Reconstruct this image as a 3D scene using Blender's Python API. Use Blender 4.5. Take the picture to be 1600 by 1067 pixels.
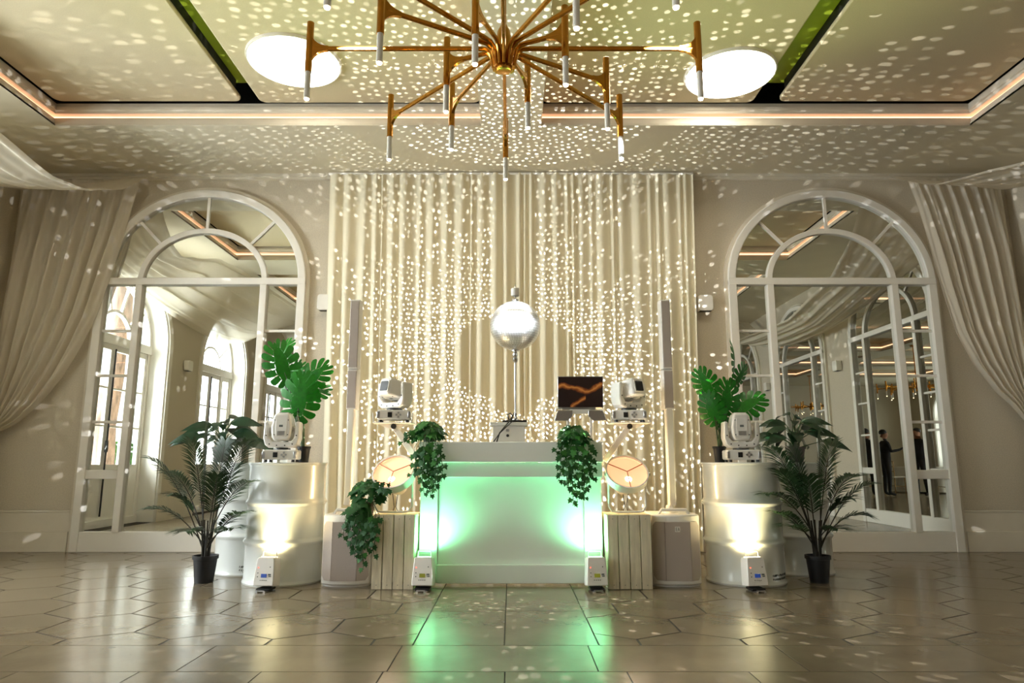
import bpy, bmesh, math, random
from math import sin, cos, pi, radians as R
from mathutils import Vector as V, Matrix as M, Euler
random.seed(7)
sc = bpy.context.scene
for o in list(bpy.data.objects): bpy.data.objects.remove(o)
col = sc.collection

# ------------------------------------------------------------------ camera
F, PITCH, EYE = 1067.0, math.atan(189/1067.0), 0.88
cd = bpy.data.cameras.new('camera'); cam = bpy.data.objects.new('camera', cd); col.objects.link(cam)
cd.sensor_width = 36; cd.lens = 36*F/1600; cd.clip_start = .05; cd.clip_end = 200
cam.location = (0, 0, EYE); cam.rotation_euler = (pi/2+PITCH, 0, 0); sc.camera = cam

def at_y(x, y, Y):            # the point of pixel (x, y) on the plane at distance Y into the room
    a, b = (x-800)/F, (533.5-y)/F
    d = V((a, cos(PITCH)-b*sin(PITCH), sin(PITCH)+b*cos(PITCH)))
    return d*(Y/d.y)+V((0, 0, EYE))

# ------------------------------------------------------------------ world, exposure
sc.view_settings.view_transform = 'Standard'; sc.view_settings.look = 'None'
sc.view_settings.exposure = 0.22; sc.view_settings.gamma = 1; sc.view_settings.use_curve_mapping = False
w = bpy.data.worlds.new('world'); sc.world = w; w.use_nodes = True
bg = w.node_tree.nodes['Background']; bg.inputs[0].default_value = (.93, .97, 1, 1); bg.inputs[1].default_value = 3.0
sc.cycles.max_bounces = 10; sc.cycles.diffuse_bounces = 5; sc.cycles.glossy_bounces = 6; sc.cycles.transparent_max_bounces = 12
sc.cycles.sample_clamp_indirect = 6; sc.cycles.caustics_reflective = False; sc.cycles.caustics_refractive = False

WX0, WX1, WY0, WY1, CH = -5.4, 5.42, -14.0, 7.10, 4.0      # the hall
BAYS = [4.55-3.14*k for k in range(6)]                    # arches along the side walls
WBAYS = BAYS                                          # of these, daylight windows on the left side

for k, y in enumerate(WBAYS):                             # daylight falling through the window openings
    l = bpy.data.lights.new('window_daylight', 'AREA'); l.shape = 'RECTANGLE'; l.size, l.size_y = (4.6, 3.6) if k == 0 else (3.8, 2.0)
    l.energy = (1900, 190, 110, 150, 150, 150)[k]; l.color = (.93, .965, 1)
    o = bpy.data.objects.new('window_daylight', l); col.objects.link(o)
    o.location = (WX0-(2.3 if k == 0 else .45), y, 2.2 if k == 0 else 1.95); o.rotation_euler = (0, -pi/2, 0)

# ------------------------------------------------------------------ materials
def lin(c): return tuple(((v/255)/12.92 if v/255 <= .04045 else ((v/255+.055)/1.055)**2.4) for v in c)+(1,)
def mat(name, c, rough=.5, metal=0, var=0, scale=8, bump=0, bscale=60, emit=0, ecol=None, coat=0, stretch=None):
    m = bpy.data.materials.new(name); m.use_nodes = True; nt = m.node_tree; b = nt.nodes['Principled BSDF']
    b.inputs['Base Color'].default_value = lin(c); b.inputs['Roughness'].default_value = rough; b.inputs['Metallic'].default_value = metal
    if coat: b.inputs['Coat Weight'].default_value = coat; b.inputs['Coat Roughness'].default_value = .15
    tc = nt.nodes.new('ShaderNodeTexCoord'); src = tc.outputs['Object']
    if stretch:
        mp = nt.nodes.new('ShaderNodeMapping'); mp.inputs['Scale'].default_value = stretch
        nt.links.new(src, mp.inputs[0]); src = mp.outputs[0]
    if var:
        n = nt.nodes.new('ShaderNodeTexNoise'); n.inputs['Scale'].default_value = scale; n.inputs['Detail'].default_value = 5
        nt.links.new(src, n.inputs['Vector'])
        r = nt.nodes.new('ShaderNodeValToRGB'); a = lin(c)
        r.color_ramp.elements[0].position = .3; r.color_ramp.elements[1].position = .7
        r.color_ramp.elements[0].color = tuple(v*(1-var) for v in a[:3])+(1,)
        r.color_ramp.elements[1].color = tuple(min(1, v*(1+var)) for v in a[:3])+(1,)
        nt.links.new(n.outputs['Fac'], r.inputs[0]); nt.links.new(r.outputs[0], b.inputs['Base Color'])
    if bump:
        n2 = nt.nodes.new('ShaderNodeTexNoise'); n2.inputs['Scale'].default_value = bscale; n2.inputs['Detail'].default_value = 3
        nt.links.new(src, n2.inputs['Vector'])
        bp = nt.nodes.new('ShaderNodeBump'); bp.inputs['Strength'].default_value = bump; bp.inputs['Distance'].default_value = .01
        nt.links.new(n2.outputs['Fac'], bp.inputs['Height']); nt.links.new(bp.outputs[0], b.inputs['Normal'])
    if emit:
        b.inputs['Emission Color'].default_value = lin(ecol or c); b.inputs['Emission Strength'].default_value = emit
    return m
MT = dict(
 wall=mat('wall_paper', (204, 194, 175), .75, var=.10, scale=90, bump=.12, bscale=150),
 ceil=mat('ceiling_paint', (214, 205, 182), .8, var=.03, scale=3),
 panel=mat('ceiling_panel', (205, 192, 160), .85, var=.05, scale=120, bump=.08, bscale=200),
 white=mat('white_paint', (236, 232, 224), .4, var=.02, scale=5),
 trim=mat('trim_paint', (222, 214, 198), .45, var=.03, scale=6),
 grout=mat('grout', (48, 41, 32), .9, var=.15, scale=20),
 tile=mat('stone_tile', (124, 111, 91), .2, var=.16, scale=3.2, bump=.05, bscale=25),
 gloss=mat('gloss_white', (240, 240, 236), .22, var=.02, scale=4, coat=.3),
 booth=mat('booth_white', (238, 238, 234), .35, var=.02, scale=4),
 plastic=mat('white_plastic', (236, 232, 226), .35, var=.02, scale=9),
 black=mat('black_plastic', (22, 20, 20), .4, var=.15, scale=12),
 dark=mat('dark_void', (26, 24, 21), .6, var=.2, scale=5),
 brass=mat('brass', (188, 132, 52), .22, 1, var=.10, scale=14),
 chrome=mat('chrome', (225, 226, 228), .12, 1, var=.04, scale=10),
 silver=mat('silver', (190, 190, 192), .3, 1, var=.05, scale=10),
 drum=mat('drum_white', (226, 229, 226), .24, var=.05, scale=3.5, coat=.4, bump=.03, bscale=9),
 wood=mat('whitewashed_wood', (214, 202, 176), .7, var=.16, scale=7, bump=.2, bscale=30, stretch=(6, 6, .7)),
 wooddark=mat('crate_inside', (128, 112, 88), .8, var=.15, scale=7),
 pot=mat('black_pot', (26, 24, 26), .55, var=.1, scale=9),
 gpot=mat('grey_pot', (96, 92, 88), .7, var=.12, scale=14),
 soil=mat('soil', (52, 38, 28), .95, var=.3, scale=40),
 stem=mat('stem_green', (62, 84, 44), .55, var=.2, scale=20),
 bark=mat('palm_stem', (44, 40, 32), .7, var=.25, scale=30),
 palm=mat('palm_leaf', (36, 64, 34), .42, var=.25, scale=7),
 monst=mat('monstera_leaf', (22, 122, 14), .42, var=.22, scale=9, bump=.1, bscale=18),
 dleaf=mat('dark_leaf', (14, 52, 24), .42, var=.35, scale=22, bump=.1, bscale=18),
 ivy=mat('ivy_leaf', (16, 78, 22), .55, var=.3, scale=30),
 ivy2=mat('ivy_leaf_light', (44, 112, 36), .55, var=.3, scale=30),
 tree=mat('tree_bark', (92, 74, 62), .9, var=.5, scale=18, bump=1, bscale=14, stretch=(1, 1, .25)),
 bush=mat('garden_leaf', (74, 122, 48), .6, var=.4, scale=3),
 ground=mat('garden_ground', (150, 150, 130), .9, var=.2, scale=2),
 cloth=mat('table_cloth', (232, 228, 220), .8, var=.02, scale=5),
 gold=mat('chair_gold', (150, 116, 66), .35, .6, var=.1, scale=10),
 cable=mat('cable_black', (14, 14, 15), .5, var=.1, scale=10),
 screen=mat('lcd_blue', (30, 60, 130), .3, var=.2, scale=60, emit=.6),
 screen2=mat('lcd_yellow', (60, 62, 22), .3, var=.2, scale=60, emit=.4, ecol=(150, 150, 40)),
 led=mat('led_strip', (255, 205, 165), .5, emit=2.0, ecol=(255, 200, 165)),
 disc=mat('ceiling_light', (255, 253, 248), .5, emit=5.0, ecol=(255, 252, 244)),
 bulb=mat('bulb', (255, 236, 214), .4, emit=14, ecol=(255, 226, 190)),
 redled=mat('red_led', (255, 90, 80), .4, emit=3, ecol=(255, 90, 70)),
 lime=mat('green_light_tint', (150, 168, 40), .5, var=.15, scale=3),  # green light inside the ceiling slots, put into the colour
 hair=mat('hair', (26, 20, 18), .6, var=.2, scale=40),
 ink=mat('drum_ink', (96, 100, 98), .6, var=.1, scale=30),
)
MT['led_far'] = mat('led_strip_far', (255, 205, 165), .5, emit=2.0, ecol=(255, 200, 165))
for k in ('led_far', 'bulb', 'screen', 'screen2', 'redled'): MT[k].cycles.emission_sampling = 'NONE'
def nodes_mat(name):
    m = bpy.data.materials.new(name); m.use_nodes = True; nt = m.node_tree; nt.nodes.clear()
    return m, nt, nt.nodes.new('ShaderNodeOutputMaterial')
def mirror_mat(name, c, rough):
    return mat(name, c, rough, 1, var=.01, scale=2)
MT['mirror'] = mirror_mat('mirror_glass', (236, 238, 232), .004)
MT['facet'] = mat('mirror_tile', (248, 250, 252), .33, 1, var=.02, scale=30)
def glass_mat():
    m, nt, out = nodes_mat('window_glass')
    t = nt.nodes.new('ShaderNodeBsdfTransparent'); t.inputs[0].default_value = (.93, .95, .94, 1)
    g = nt.nodes.new('ShaderNodeBsdfGlossy'); g.inputs['Roughness'].default_value = .02
    lw = nt.nodes.new('ShaderNodeLayerWeight'); lw.inputs[0].default_value = .5; pw = nt.nodes.new('ShaderNodeMath'); pw.operation = 'POWER'; pw.inputs[1].default_value = 5
    f = nt.nodes.new('ShaderNodeMath'); f.operation = 'MULTIPLY_ADD'; f.inputs[1].default_value = .6; f.inputs[2].default_value = .03; mx = nt.nodes.new('ShaderNodeMixShader')
    nt.links.new(lw.outputs['Facing'], pw.inputs[0]); nt.links.new(pw.outputs[0], f.inputs[0]); nt.links.new(f.outputs[0], mx.inputs[0]); nt.links.new(t.outputs[0], mx.inputs[1]); nt.links.new(g.outputs[0], mx.inputs[2])
    nt.links.new(mx.outputs[0], out.inputs[0]); return m
MT['glass'] = glass_mat()
def fabric_mat(name, c, trans, sheer, wscale=500):
    m, nt, out = nodes_mat(name)
    d = nt.nodes.new('ShaderNodeBsdfDiffuse'); tl = nt.nodes.new('ShaderNodeBsdfTranslucent'); tp = nt.nodes.new('ShaderNodeBsdfTransparent')
    n = nt.nodes.new('ShaderNodeTexNoise'); n.inputs['Scale'].default_value = 14; tc = nt.nodes.new('ShaderNodeTexCoord')
    mp = nt.nodes.new('ShaderNodeMapping'); mp.inputs['Scale'].default_value = (6, 1, .15)
    nt.links.new(tc.outputs['Object'], mp.inputs[0]); nt.links.new(mp.outputs[0], n.inputs['Vector'])
    r = nt.nodes.new('ShaderNodeValToRGB'); a = lin(c)
    r.color_ramp.elements[0].color = tuple(v*.93 for v in a[:3])+(1,); r.color_ramp.elements[1].color = a
    nt.links.new(n.outputs['Fac'], r.inputs[0])
    nt.links.new(r.outputs[0], d.inputs[0]); nt.links.new(r.outputs[0], tl.inputs[0])
    m1 = nt.nodes.new('ShaderNodeMixShader'); m1.inputs[0].default_value = trans
    m2 = nt.nodes.new('ShaderNodeMixShader'); m2.inputs[0].default_value = sheer
    nt.links.new(d.outputs[0], m1.inputs[1]); nt.links.new(tl.outputs[0], m1.inputs[2])
    nt.links.new(m1.outputs[0], m2.inputs[1]); nt.links.new(tp.outputs[0], m2.inputs[2]); nt.links.new(m2.outputs[0], out.inputs[0])
    return m
MT['curtain'] = fabric_mat('ivory_curtain', (248, 240, 216), .18, 0)
MT['sheer'] = fabric_mat('sheer_drape', (238, 230, 214), .35, .12)
def grille_mat():
    m = mat('speaker_grille', (206, 192, 182), .5); nt = m.node_tree; b = nt.nodes['Principled BSDF']
    tc = nt.nodes.new('ShaderNodeTexCoord'); mp = nt.nodes.new('ShaderNodeMapping'); mp.inputs['Scale'].default_value = (56, 56, 56)
    vo = nt.nodes.new('ShaderNodeTexVoronoi'); vo.inputs['Randomness'].default_value = 0; vo.voronoi_dimensions = '2D'
    sp = nt.nodes.new('ShaderNodeSeparateXYZ'); cb = nt.nodes.new('ShaderNodeCombineXYZ'); rw = nt.nodes.new('ShaderNodeMath'); rw.operation = 'FLOOR'
    hf = nt.nodes.new('ShaderNodeMath'); hf.operation = 'MULTIPLY_ADD'; hf.inputs[1].default_value = .5
    nt.links.new(tc.outputs['Object'], mp.inputs[0]); nt.links.new(mp.outputs[0], sp.inputs[0])
    nt.links.new(sp.outputs['Z'], rw.inputs[0]); nt.links.new(rw.outputs[0], hf.inputs[0]); nt.links.new(sp.outputs['X'], hf.inputs[2])
    nt.links.new(hf.outputs[0], cb.inputs[0]); nt.links.new(sp.outputs['Z'], cb.inputs[1]); nt.links.new(cb.outputs[0], vo.inputs['Vector'])
    r = nt.nodes.new('ShaderNodeValToRGB'); r.color_ramp.elements[0].position = .33; r.color_ramp.elements[1].position = .4
    r.color_ramp.elements[0].color = lin((84, 62, 56)); r.color_ramp.elements[1].color = lin((226, 214, 206))
    nt.links.new(vo.outputs['Distance'], r.inputs[0]); nt.links.new(r.outputs[0], b.inputs['Base Color']); return m
MT['grille'] = grille_mat()
def lid_mat():                        # dark lid with wavy orange streaks
    m = mat('laptop_lid_face', (40, 26, 24), .3); nt = m.node_tree; b = nt.nodes['Principled BSDF']
    def mt(op, a, c=None, d=None):
        n = nt.nodes.new('ShaderNodeMath'); n.operation = op
        for k, v in enumerate((a, c, d)):
            if v is None: continue
            if hasattr(v, 'links'): nt.links.new(v, n.inputs[k])
            else: n.inputs[k].default_value = v
        return n.outputs[0]
    tc = nt.nodes.new('ShaderNodeTexCoord'); sp = nt.nodes.new('ShaderNodeSeparateXYZ'); nt.links.new(tc.outputs['Object'], sp.inputs[0])
    nz = nt.nodes.new('ShaderNodeTexNoise'); nz.inputs['Scale'].default_value = 9; nz.inputs['Detail'].default_value = 4
    nt.links.new(tc.outputs['Object'], nz.inputs['Vector'])
    wob = mt('MULTIPLY_ADD', nz.outputs['Fac'], .09, -.045)
    s1 = mt('SINE', mt('MULTIPLY_ADD', sp.outputs['X'], 20, .9)); c1 = mt('MULTIPLY_ADD', s1, -.022, .152)
    d1 = mt('ABSOLUTE', mt('SUBTRACT', mt('ADD', sp.outputs['Z'], wob), c1))
    d2 = mt('ABSOLUTE', mt('SUBTRACT', mt('ADD', sp.outputs['Z'], wob), mt('MULTIPLY_ADD', sp.outputs['X'], .75, .055)))
    gate = mt('MULTIPLY', mt('LESS_THAN', sp.outputs['X'], -.005), .0); d2 = mt('ADD', d2, mt('MULTIPLY', mt('GREATER_THAN', mt('ABSOLUTE', mt('ADD', sp.outputs['X'], .02)), .06), .1))
    d = mt('MINIMUM', d1, d2)
    mr = nt.nodes.new('ShaderNodeValToRGB'); mr.color_ramp.elements[0].position = .0; mr.color_ramp.elements[0].color = lin((236, 160, 84))
    mr.color_ramp.elements[1].position = .5; mr.color_ramp.elements[1].color = lin((44, 28, 26))
    e = mr.color_ramp.elements.new(.25); e.color = lin((160, 84, 42))
    nt.links.new(mt('MULTIPLY', d, 22), mr.inputs[0]); nt.links.new(mr.outputs[0], b.inputs['Base Color']); return m
MT['lid'] = lid_mat()
def person_mat(name, shirt, trousers):
    m = mat(name, shirt, .8); nt = m.node_tree; b = nt.nodes['Principled BSDF']
    tc = nt.nodes.new('ShaderNodeTexCoord'); sp = nt.nodes.new('ShaderNodeSeparateXYZ'); nt.links.new(tc.outputs['Object'], sp.inputs[0])
    r = nt.nodes.new('ShaderNodeValToRGB'); r.color_ramp.interpolation = 'CONSTANT'; e = r.color_ramp.elements
    e[0].position = 0; e[0].color = lin((20, 18, 18)); e[1].position = .05; e[1].color = lin(trousers)
    x = e.new(.53); x.color = lin(shirt); x = e.new(.835); x.color = lin((170, 122, 96))
    mm = nt.nodes.new('ShaderNodeMath'); mm.operation = 'DIVIDE'; mm.inputs[1].default_value = 1.8
    nt.links.new(sp.outputs['Z'], mm.inputs[0]); nt.links.new(mm.outputs[0], r.inputs[0]); nt.links.new(r.outputs[0], b.inputs['Base Color']); return m

# ------------------------------------------------------------------ mesh helpers
class MB:
    def __init__(s): s.v = []; s.f = []
    def add(s, vs, fs):
        k = len(s.v); s.v += [tuple(p) for p in vs]; s.f += [tuple(i+k for i in f) for f in fs]; return s
    def box(s, c, d, rot=None):
        x, y, z = d[0]/2, d[1]/2, d[2]/2
        vs = [V((a, b, e)) for a in (-x, x) for b in (-y, y) for e in (-z, z)]
        if rot is not None: vs = [rot @ p for p in vs]
        return s.add([p+V(c) for p in vs], [(0, 1, 3, 2), (4, 6, 7, 5), (0, 4, 5, 1), (2, 3, 7, 6), (0, 2, 6, 4), (1, 5, 7, 3)])
    def bb(s, x0, x1, y0, y1, z0, z1): return s.box(((x0+x1)/2, (y0+y1)/2, (z0+z1)/2), (x1-x0, y1-y0, z1-z0))
    def tube(s, pts, r, n=8, caps=True, flat=None):
        pts = [V(p) for p in pts]; m = len(pts); rs = r if hasattr(r, '__len__') else [r]*m
        rings = []; up = None
        for i, p in enumerate(pts):
            t = (pts[min(i+1, m-1)]-pts[max(i-1, 0)]).normalized()
            if up is None:
                up = V((0, 0, 1)) if abs(t.z) < .9 else V((1, 0, 0))
            a = (up-t*up.dot(t)).normalized(); b = t.cross(a); up = a
            rings.append([p+(a*cos(2*pi*k/n)+b*sin(2*pi*k/n)*(flat or 1))*rs[i] for k in range(n)])
        vs = [q for g in rings for q in g]; fs = []
        for i in range(m-1):
            for k in range(n):
                fs.append((i*n+k, i*n+(k+1) % n, (i+1)*n+(k+1) % n, (i+1)*n+k))
        if caps: fs.append(tuple(range(n-1, -1, -1))); fs.append(tuple((m-1)*n+k for k in range(n)))
        return s.add(vs, fs)
    def lathe(s, prof, n=32, c=(0, 0, 0), rot=None, caps=True):
        vs = []; fs = []; m = len(prof)
        for (r, z) in prof:
            for k in range(n):
                p = V((r*cos(2*pi*k/n), r*sin(2*pi*k/n), z)); p = rot @ p if rot is not None else p; vs.append(p+V(c))
        for i in range(m-1):
            for k in range(n): fs.append((i*n+k, i*n+(k+1) % n, (i+1)*n+(k+1) % n, (i+1)*n+k))
        if caps: fs.append(tuple(range(n-1, -1, -1))); fs.append(tuple((m-1)*n+k for k in range(n)))
        return s.add(vs, fs)
    def prism(s, poly, y0, y1, axis='y'):           # an outline (x, z) pushed along y, or (x, y) along z
        n = len(poly); f = (lambda a, b, t: (a, t, b)) if axis == 'y' else ((lambda a, b, t: (a, b, t)) if axis == 'z' else (lambda a, b, t: (t, a, b)))
        vs = [f(a, b, y0) for a, b in poly]+[f(a, b, y1) for a, b in poly]
        fs = [tuple(range(n-1, -1, -1)), tuple(range(n, 2*n))]+[(i, (i+1) % n, n+(i+1) % n, n+i) for i in range(n)]
        return s.add(vs, fs)
    def band(s, a, b, y0, y1):                        # a strip between two open outlines (x, z), given depth y0..y1
        n = len(a); vs = [(p[0], y, p[1]) for y in (y0, y1) for q in (a, b) for p in q]; fs = []
        for i in range(n-1):
            fs += [(i, i+1, n+i+1, n+i), (2*n+i+1, 2*n+i, 3*n+i, 3*n+i+1), (i+1, i, 2*n+i, 2*n+i+1), (n+i, n+i+1, 3*n+i+1, 3*n+i)]
        fs += [(0, n, 3*n, 2*n), (n-1, 3*n-1, 4*n-1, 2*n-1)]
        return s.add(vs, fs)
    def grid(s, fn, nu, nv):
        vs = [fn(i/nu, j/nv) for j in range(nv+1) for i in range(nu+1)]
        return s.add(vs, [(j*(nu+1)+i, j*(nu+1)+i+1, (j+1)*(nu+1)+i+1, (j+1)*(nu+1)+i) for j in range(nv) for i in range(nu)])
    def mesh(s, name, m, smooth=35, fix=True):
        me = bpy.data.meshes.new(name); me.from_pydata(s.v, [], s.f); me.update()
        if fix:
            bm = bmesh.new(); bm.from_mesh(me); bmesh.ops.recalc_face_normals(bm, faces=bm.faces); bm.to_mesh(me); bm.free()
        if smooth:
            me.polygons.foreach_set('use_smooth', [True]*len(me.polygons)); me.set_sharp_from_angle(angle=R(smooth))
        me.materials.append(MT[m] if isinstance(m, str) else m); return me
    def build(s, name, m, parent=None, bev=0, smooth=35, loc=None, rot=None, fix=True, seg=2):
        return link(name, s.mesh(name, m, smooth, fix), parent, bev, loc, rot, seg)
def link(name, me, parent=None, bev=0, loc=None, rot=None, seg=2):
    o = bpy.data.objects.new(name, me); col.objects.link(o)
    if parent is not None: o.parent = parent
    if loc is not None: o.location = loc
    if rot is not None: o.rotation_euler = rot
    if bev:
        b = o.modifiers.new('bevel', 'BEVEL'); b.width = bev; b.segments = seg; b.limit_method = 'ANGLE'; b.angle_limit = R(40)
    return o
def tag(o, label=None, cat=None, group=None, kind=None):
    if label: o['label'] = label
    if cat: o['category'] = cat
    if group: o['group'] = group
    if kind: o['kind'] = kind
    return o
def thing(name, label, cat, loc=(0, 0, 0), rz=0, group=None):
    o = bpy.data.objects.new(name, None); col.objects.link(o); o.empty_display_size = .05
    o.location = loc; o.rotation_euler = (0, 0, rz); return tag(o, label, cat, group)
def struct(name, mb, m, bev=0, smooth=0): return tag(mb.build(name, m, None, bev, smooth), kind='structure')
def copy_tree(o, parent=None):
    c = o.copy(); col.objects.link(c); c.parent = parent
    for ch in list(o.children): copy_tree(ch, c)
    return c
def lamp(name, typ, parent, loc, energy, color, aim=None, size=.02, angle=60, blend=.5):
    l = bpy.data.lights.new(name, typ); l.energy = energy; l.color = color
    l.shadow_soft_size = size
    if typ == 'SPOT': l.spot_size = R(angle); l.spot_blend = blend
    o = bpy.data.objects.new(name, l); col.objects.link(o); o.parent = parent; o.location = loc
    if aim is not None: o.rotation_euler = V(aim).to_track_quat('-Z', 'Y').to_euler()
    return o
def ell(a, b, cz, t0=0, t1=pi, n=48): return [(a*cos(t0+(t1-t0)*i/n), cz+b*sin(t0+(t1-t0)*i/n)) for i in range(n+1)]

# ------------------------------------------------------------------ floor
fl = struct('floor', MB().bb(WX0-.4, WX1, WY0, WY1, -.06, -.0015), 'grout')
def clip(poly, x0, x1, y0, y1):
    for ax, lim, sg in ((0, x0, 1), (0, x1, -1), (1, y0, 1), (1, y1, -1)):
        out = []
        for i in range(len(poly)):
            p, q = poly[i], poly[(i+1) % len(poly)]; dp, dq = (p[ax]-lim)*sg, (q[ax]-lim)*sg
            if dp >= 0: out.append(p)
            if dp*dq < 0:
                t = dp/(dp-dq); out.append((p[0]+(q[0]-p[0])*t, p[1]+(q[1]-p[1])*t))
        poly = out
        if len(poly) < 3: return []
    return poly
tile_cache = {}
def tile_at(poly, cx, cy, key=None):
    if key is None or key not in tile_cache:
        mb = MB(); n = len(poly); e = 0
        loc = [(x-cx, y-cy) for x, y in poly]
        ins = [(x*(1-e/max(.05, math.hypot(x, y))), y*(1-e/max(.05, math.hypot(x, y)))) for x, y in loc]
        mb.add([(x, y, -.0015) for x, y in loc]+[(x, y, 0) for x, y in ins], [tuple(range(n, 2*n))]+[(i, (i+1) % n, n+(i+1) % n, n+i) for i in range(n)])
        me = mb.mesh('floor_tile', 'tile', 0)
        if key: tile_cache[key] = me
    else: me = tile_cache[key]
    link('floor_tile', me, fl, loc=(cx, cy, 0))
HEXR, HW = .300, .5196
G = .0058
def shrink(poly, cx, cy, g=G):
    return [(cx+(x-cx)*(1-g/max(.02, math.hypot(x-cx, y-cy))*1.15), cy+(y-cy)*(1-g/max(.02, math.hypot(x-cx, y-cy))*1.15)) for x, y in poly]
def hexfield(x0, x1, xref):
    for row in range(9):
        cy = 3.96+(row-1)*.45
        for k in range(-12, 13):
            cx = xref+k*HW+(HW/2 if row % 2 == 0 else 0)
            hx = [(cx+HEXR*sin(pi/3*i), cy+HEXR*cos(pi/3*i)) for i in range(6)]
            p = clip(hx, x0, x1, 3.545, WY1-.01)
            if len(p) < 3: continue
            full = len(p) == 6 and all(abs(a[0]-b[0])+abs(a[1]-b[1]) < 1e-6 for a, b in zip(p, hx))
            mx, my = (cx, cy) if full else (sum(a[0] for a in p)/len(p), sum(a[1] for a in p)/len(p))
            tile_at(shrink(p, mx, my), mx, my, 'hex' if full else None)
hexfield(-5.38, -.485, -2.25); hexfield(.425, 5.40, 2.19)
def rect_tile(x0, x1, y0, y1):
    g = G/2; cx, cy = (x0+x1)/2, (y0+y1)/2
    tile_at([(x0+g, y0+g), (x1-g, y0+g), (x1-g, y1-g), (x0+g, y1-g)], cx, cy, 'r%.3f_%.3f' % (x1-x0, y1-y0))
for (a, b) in ((-.485, -.038), (-.038, .425)):
    y = 7.09
    for yy in (6.66, 5.88, 5.10, 4.32, 3.545): rect_tile(a, b, yy, y); y = yy
y = 3.545
for r, (d, L, x0) in enumerate(((.425, .905, -5.40), (.425, .52, -5.36), (.425, .905, -5.0), (.425, .905, -5.45))):
    xs = [-5.38]; x = x0+L*.25 if r else x0+.34
    while x < 5.38:
        if x > xs[-1]+.08: xs.append(x)
        x += L
    xs.append(5.40)
    for a, b in zip(xs, xs[1:]): rect_tile(a, b, y-d, y)
    y -= d
TEND = y
struct('floor_rear', MB().bb(WX0, WX1, WY0, TEND, -.004, 0), 'tile')
# ------------------------------------------------------------------ walls
struct('wall_front', MB().bb(WX0, WX1, WY1, WY1+.2, 0, CH), 'wall')
struct('wall_right', MB().bb(WX1, WX1+.2, WY0, WY1+.2, 0, CH), 'wall')
struct('wall_back', MB().bb(WX0, WX1, WY0-.2, WY0, 0, CH), 'wall')
OW, OS, OR = .98, 2.62, .95                                 # half width, spring and rise of a window opening
poly = [(WY1+.2, 0), (WY1+.2, CH), (WY0, CH), (WY0, 0)]
for y in reversed(WBAYS):
    poly += [(y-OW, 0)]+[(y-OW*cos(pi*i/20), OS+OR*sin(pi*i/20)) for i in range(21)]+[(y+OW, 0)]
struct('wall_left', MB().prism(poly, WX0-.4, WX0, 'x'), 'wall')
# baseboards and cornice on the front wall
def base_run(name, x0, x1):
    struct(name, MB().bb(x0, x1, WY1-.045, WY1, 0, .2).bb(x0, x1, WY1-.03, WY1, .2, .405).bb(x0, x1, WY1-.036, WY1, .385, .405), 'trim', .004)
base_run('baseboard_left', WX0+.01, -4.445); base_run('baseboard_middle', -2.155, 2.26); base_run('baseboard_right', 4.55, WX1-.01)
struct('trim_1', MB().bb(WX0, WX1, WY1-.03, WY1, 3.94, 4.0).bb(WX0, WX1, WY1-.05, WY1, 3.97, 4.0), 'trim')
mb = MB(); ys = [WY1-.05]
for y in BAYS: ys += [y+1.12, y-1.12]
ys.append(WY0)
for a, b in zip(ys[::2], ys[1::2]): mb.bb(WX1-.045, WX1, b, a, 0, .405)
struct('baseboard_side_right', mb, 'trim')
mb = MB(); ys = [WY1-.05]
for y in WBAYS: ys += [y+OW, y-OW]
ys.append(WY0)
for a, b in zip(ys[::2], ys[1::2]): mb.bb(WX0, WX0+.045, b, a, 0, .405)
struct('baseboard_side_left', mb, 'trim')

# ------------------------------------------------------------------ ceiling with lit trays
COLS = ((-4.30, -.29), (.275, 4.31)); ROWS = [(3.84-2.97*k, 5.97-2.97*k) for k in range(6)]
mb = MB(); zt = CH
ye = [WY1+.2]
for a, b in ROWS: ye += [b, a]
ye.append(WY0)
for a, b in zip(ye[::2], ye[1::2]): mb.bb(WX0-.1, WX1+.1, b, a, CH, CH+.02)
for a, b in ROWS:
    for x0, x1 in ((WX0-.1, COLS[0][0]), (COLS[0][1], COLS[1][0]), (COLS[1][1], WX1+.1)): mb.bb(x0, x1, a, b, CH, CH+.02)
struct('ceiling', mb, 'ceil')
def ring(rect, prof):                                       # a profile (outward offset, z) swept round a rectangle
    x0, x1, y0, y1 = rect; m = MB(); n = len(prof); vs = []
    for o, z in prof: vs += [(x0-o, y0-o, z), (x1+o, y0-o, z), (x1+o, y1+o, z), (x0-o, y1+o, z)]
    m.add(vs, [(4*i+k, 4*i+(k+1) % 4, 4*i+4+(k+1) % 4, 4*i+4+k) for i in range(n-1) for k in range(4)]); return m
PROF = [(0, 4.0), (0, 4.018), (.012, 4.018), (.012, 4.045), (.03, 4.05), (.03, 4.075), (.045, 4.08), (.045, 4.10), (.10, 4.10), (.10, 4.14), (.035, 4.14), (.035, 4.165), (.02, 4.17), (.02, 4.20), (.03, 4.20), (.03, 4.24), (.2, 4.24)]
n = 2
for ri, (a, b) in enumerate(ROWS):
    for ci, (x0, x1) in enumerate(COLS):
        rc = (x0, x1, a, b); side = 'window-side' if ci == 0 else 'mirror-side'
        struct('trim_%d' % n, ring(rc, PROF), 'trim'); n += 1
        ldo = ring(rc, [(.088, 4.104), (.088, 4.136)]).build('led_strip', 'led' if ri == 0 else 'led_far', None, 0, 0)
        tag(ldo, ('warm glowing strip light round the %s ceiling tray over the booth' % side) if ri == 0 else ('warm strip light of the %s %s-side ceiling tray counted from the curtain wall' % (['', 'second', 'third', 'fourth', 'fifth', 'sixth'][ri], 'window' if ci == 0 else 'mirror')), 'strip light', 'cove strip lights')
        if ri: struct('trim_%d' % n, MB().bb(x0-.2, x1+.2, a-.2, b+.2, 4.235, 4.25), 'panel'); n += 1
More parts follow.
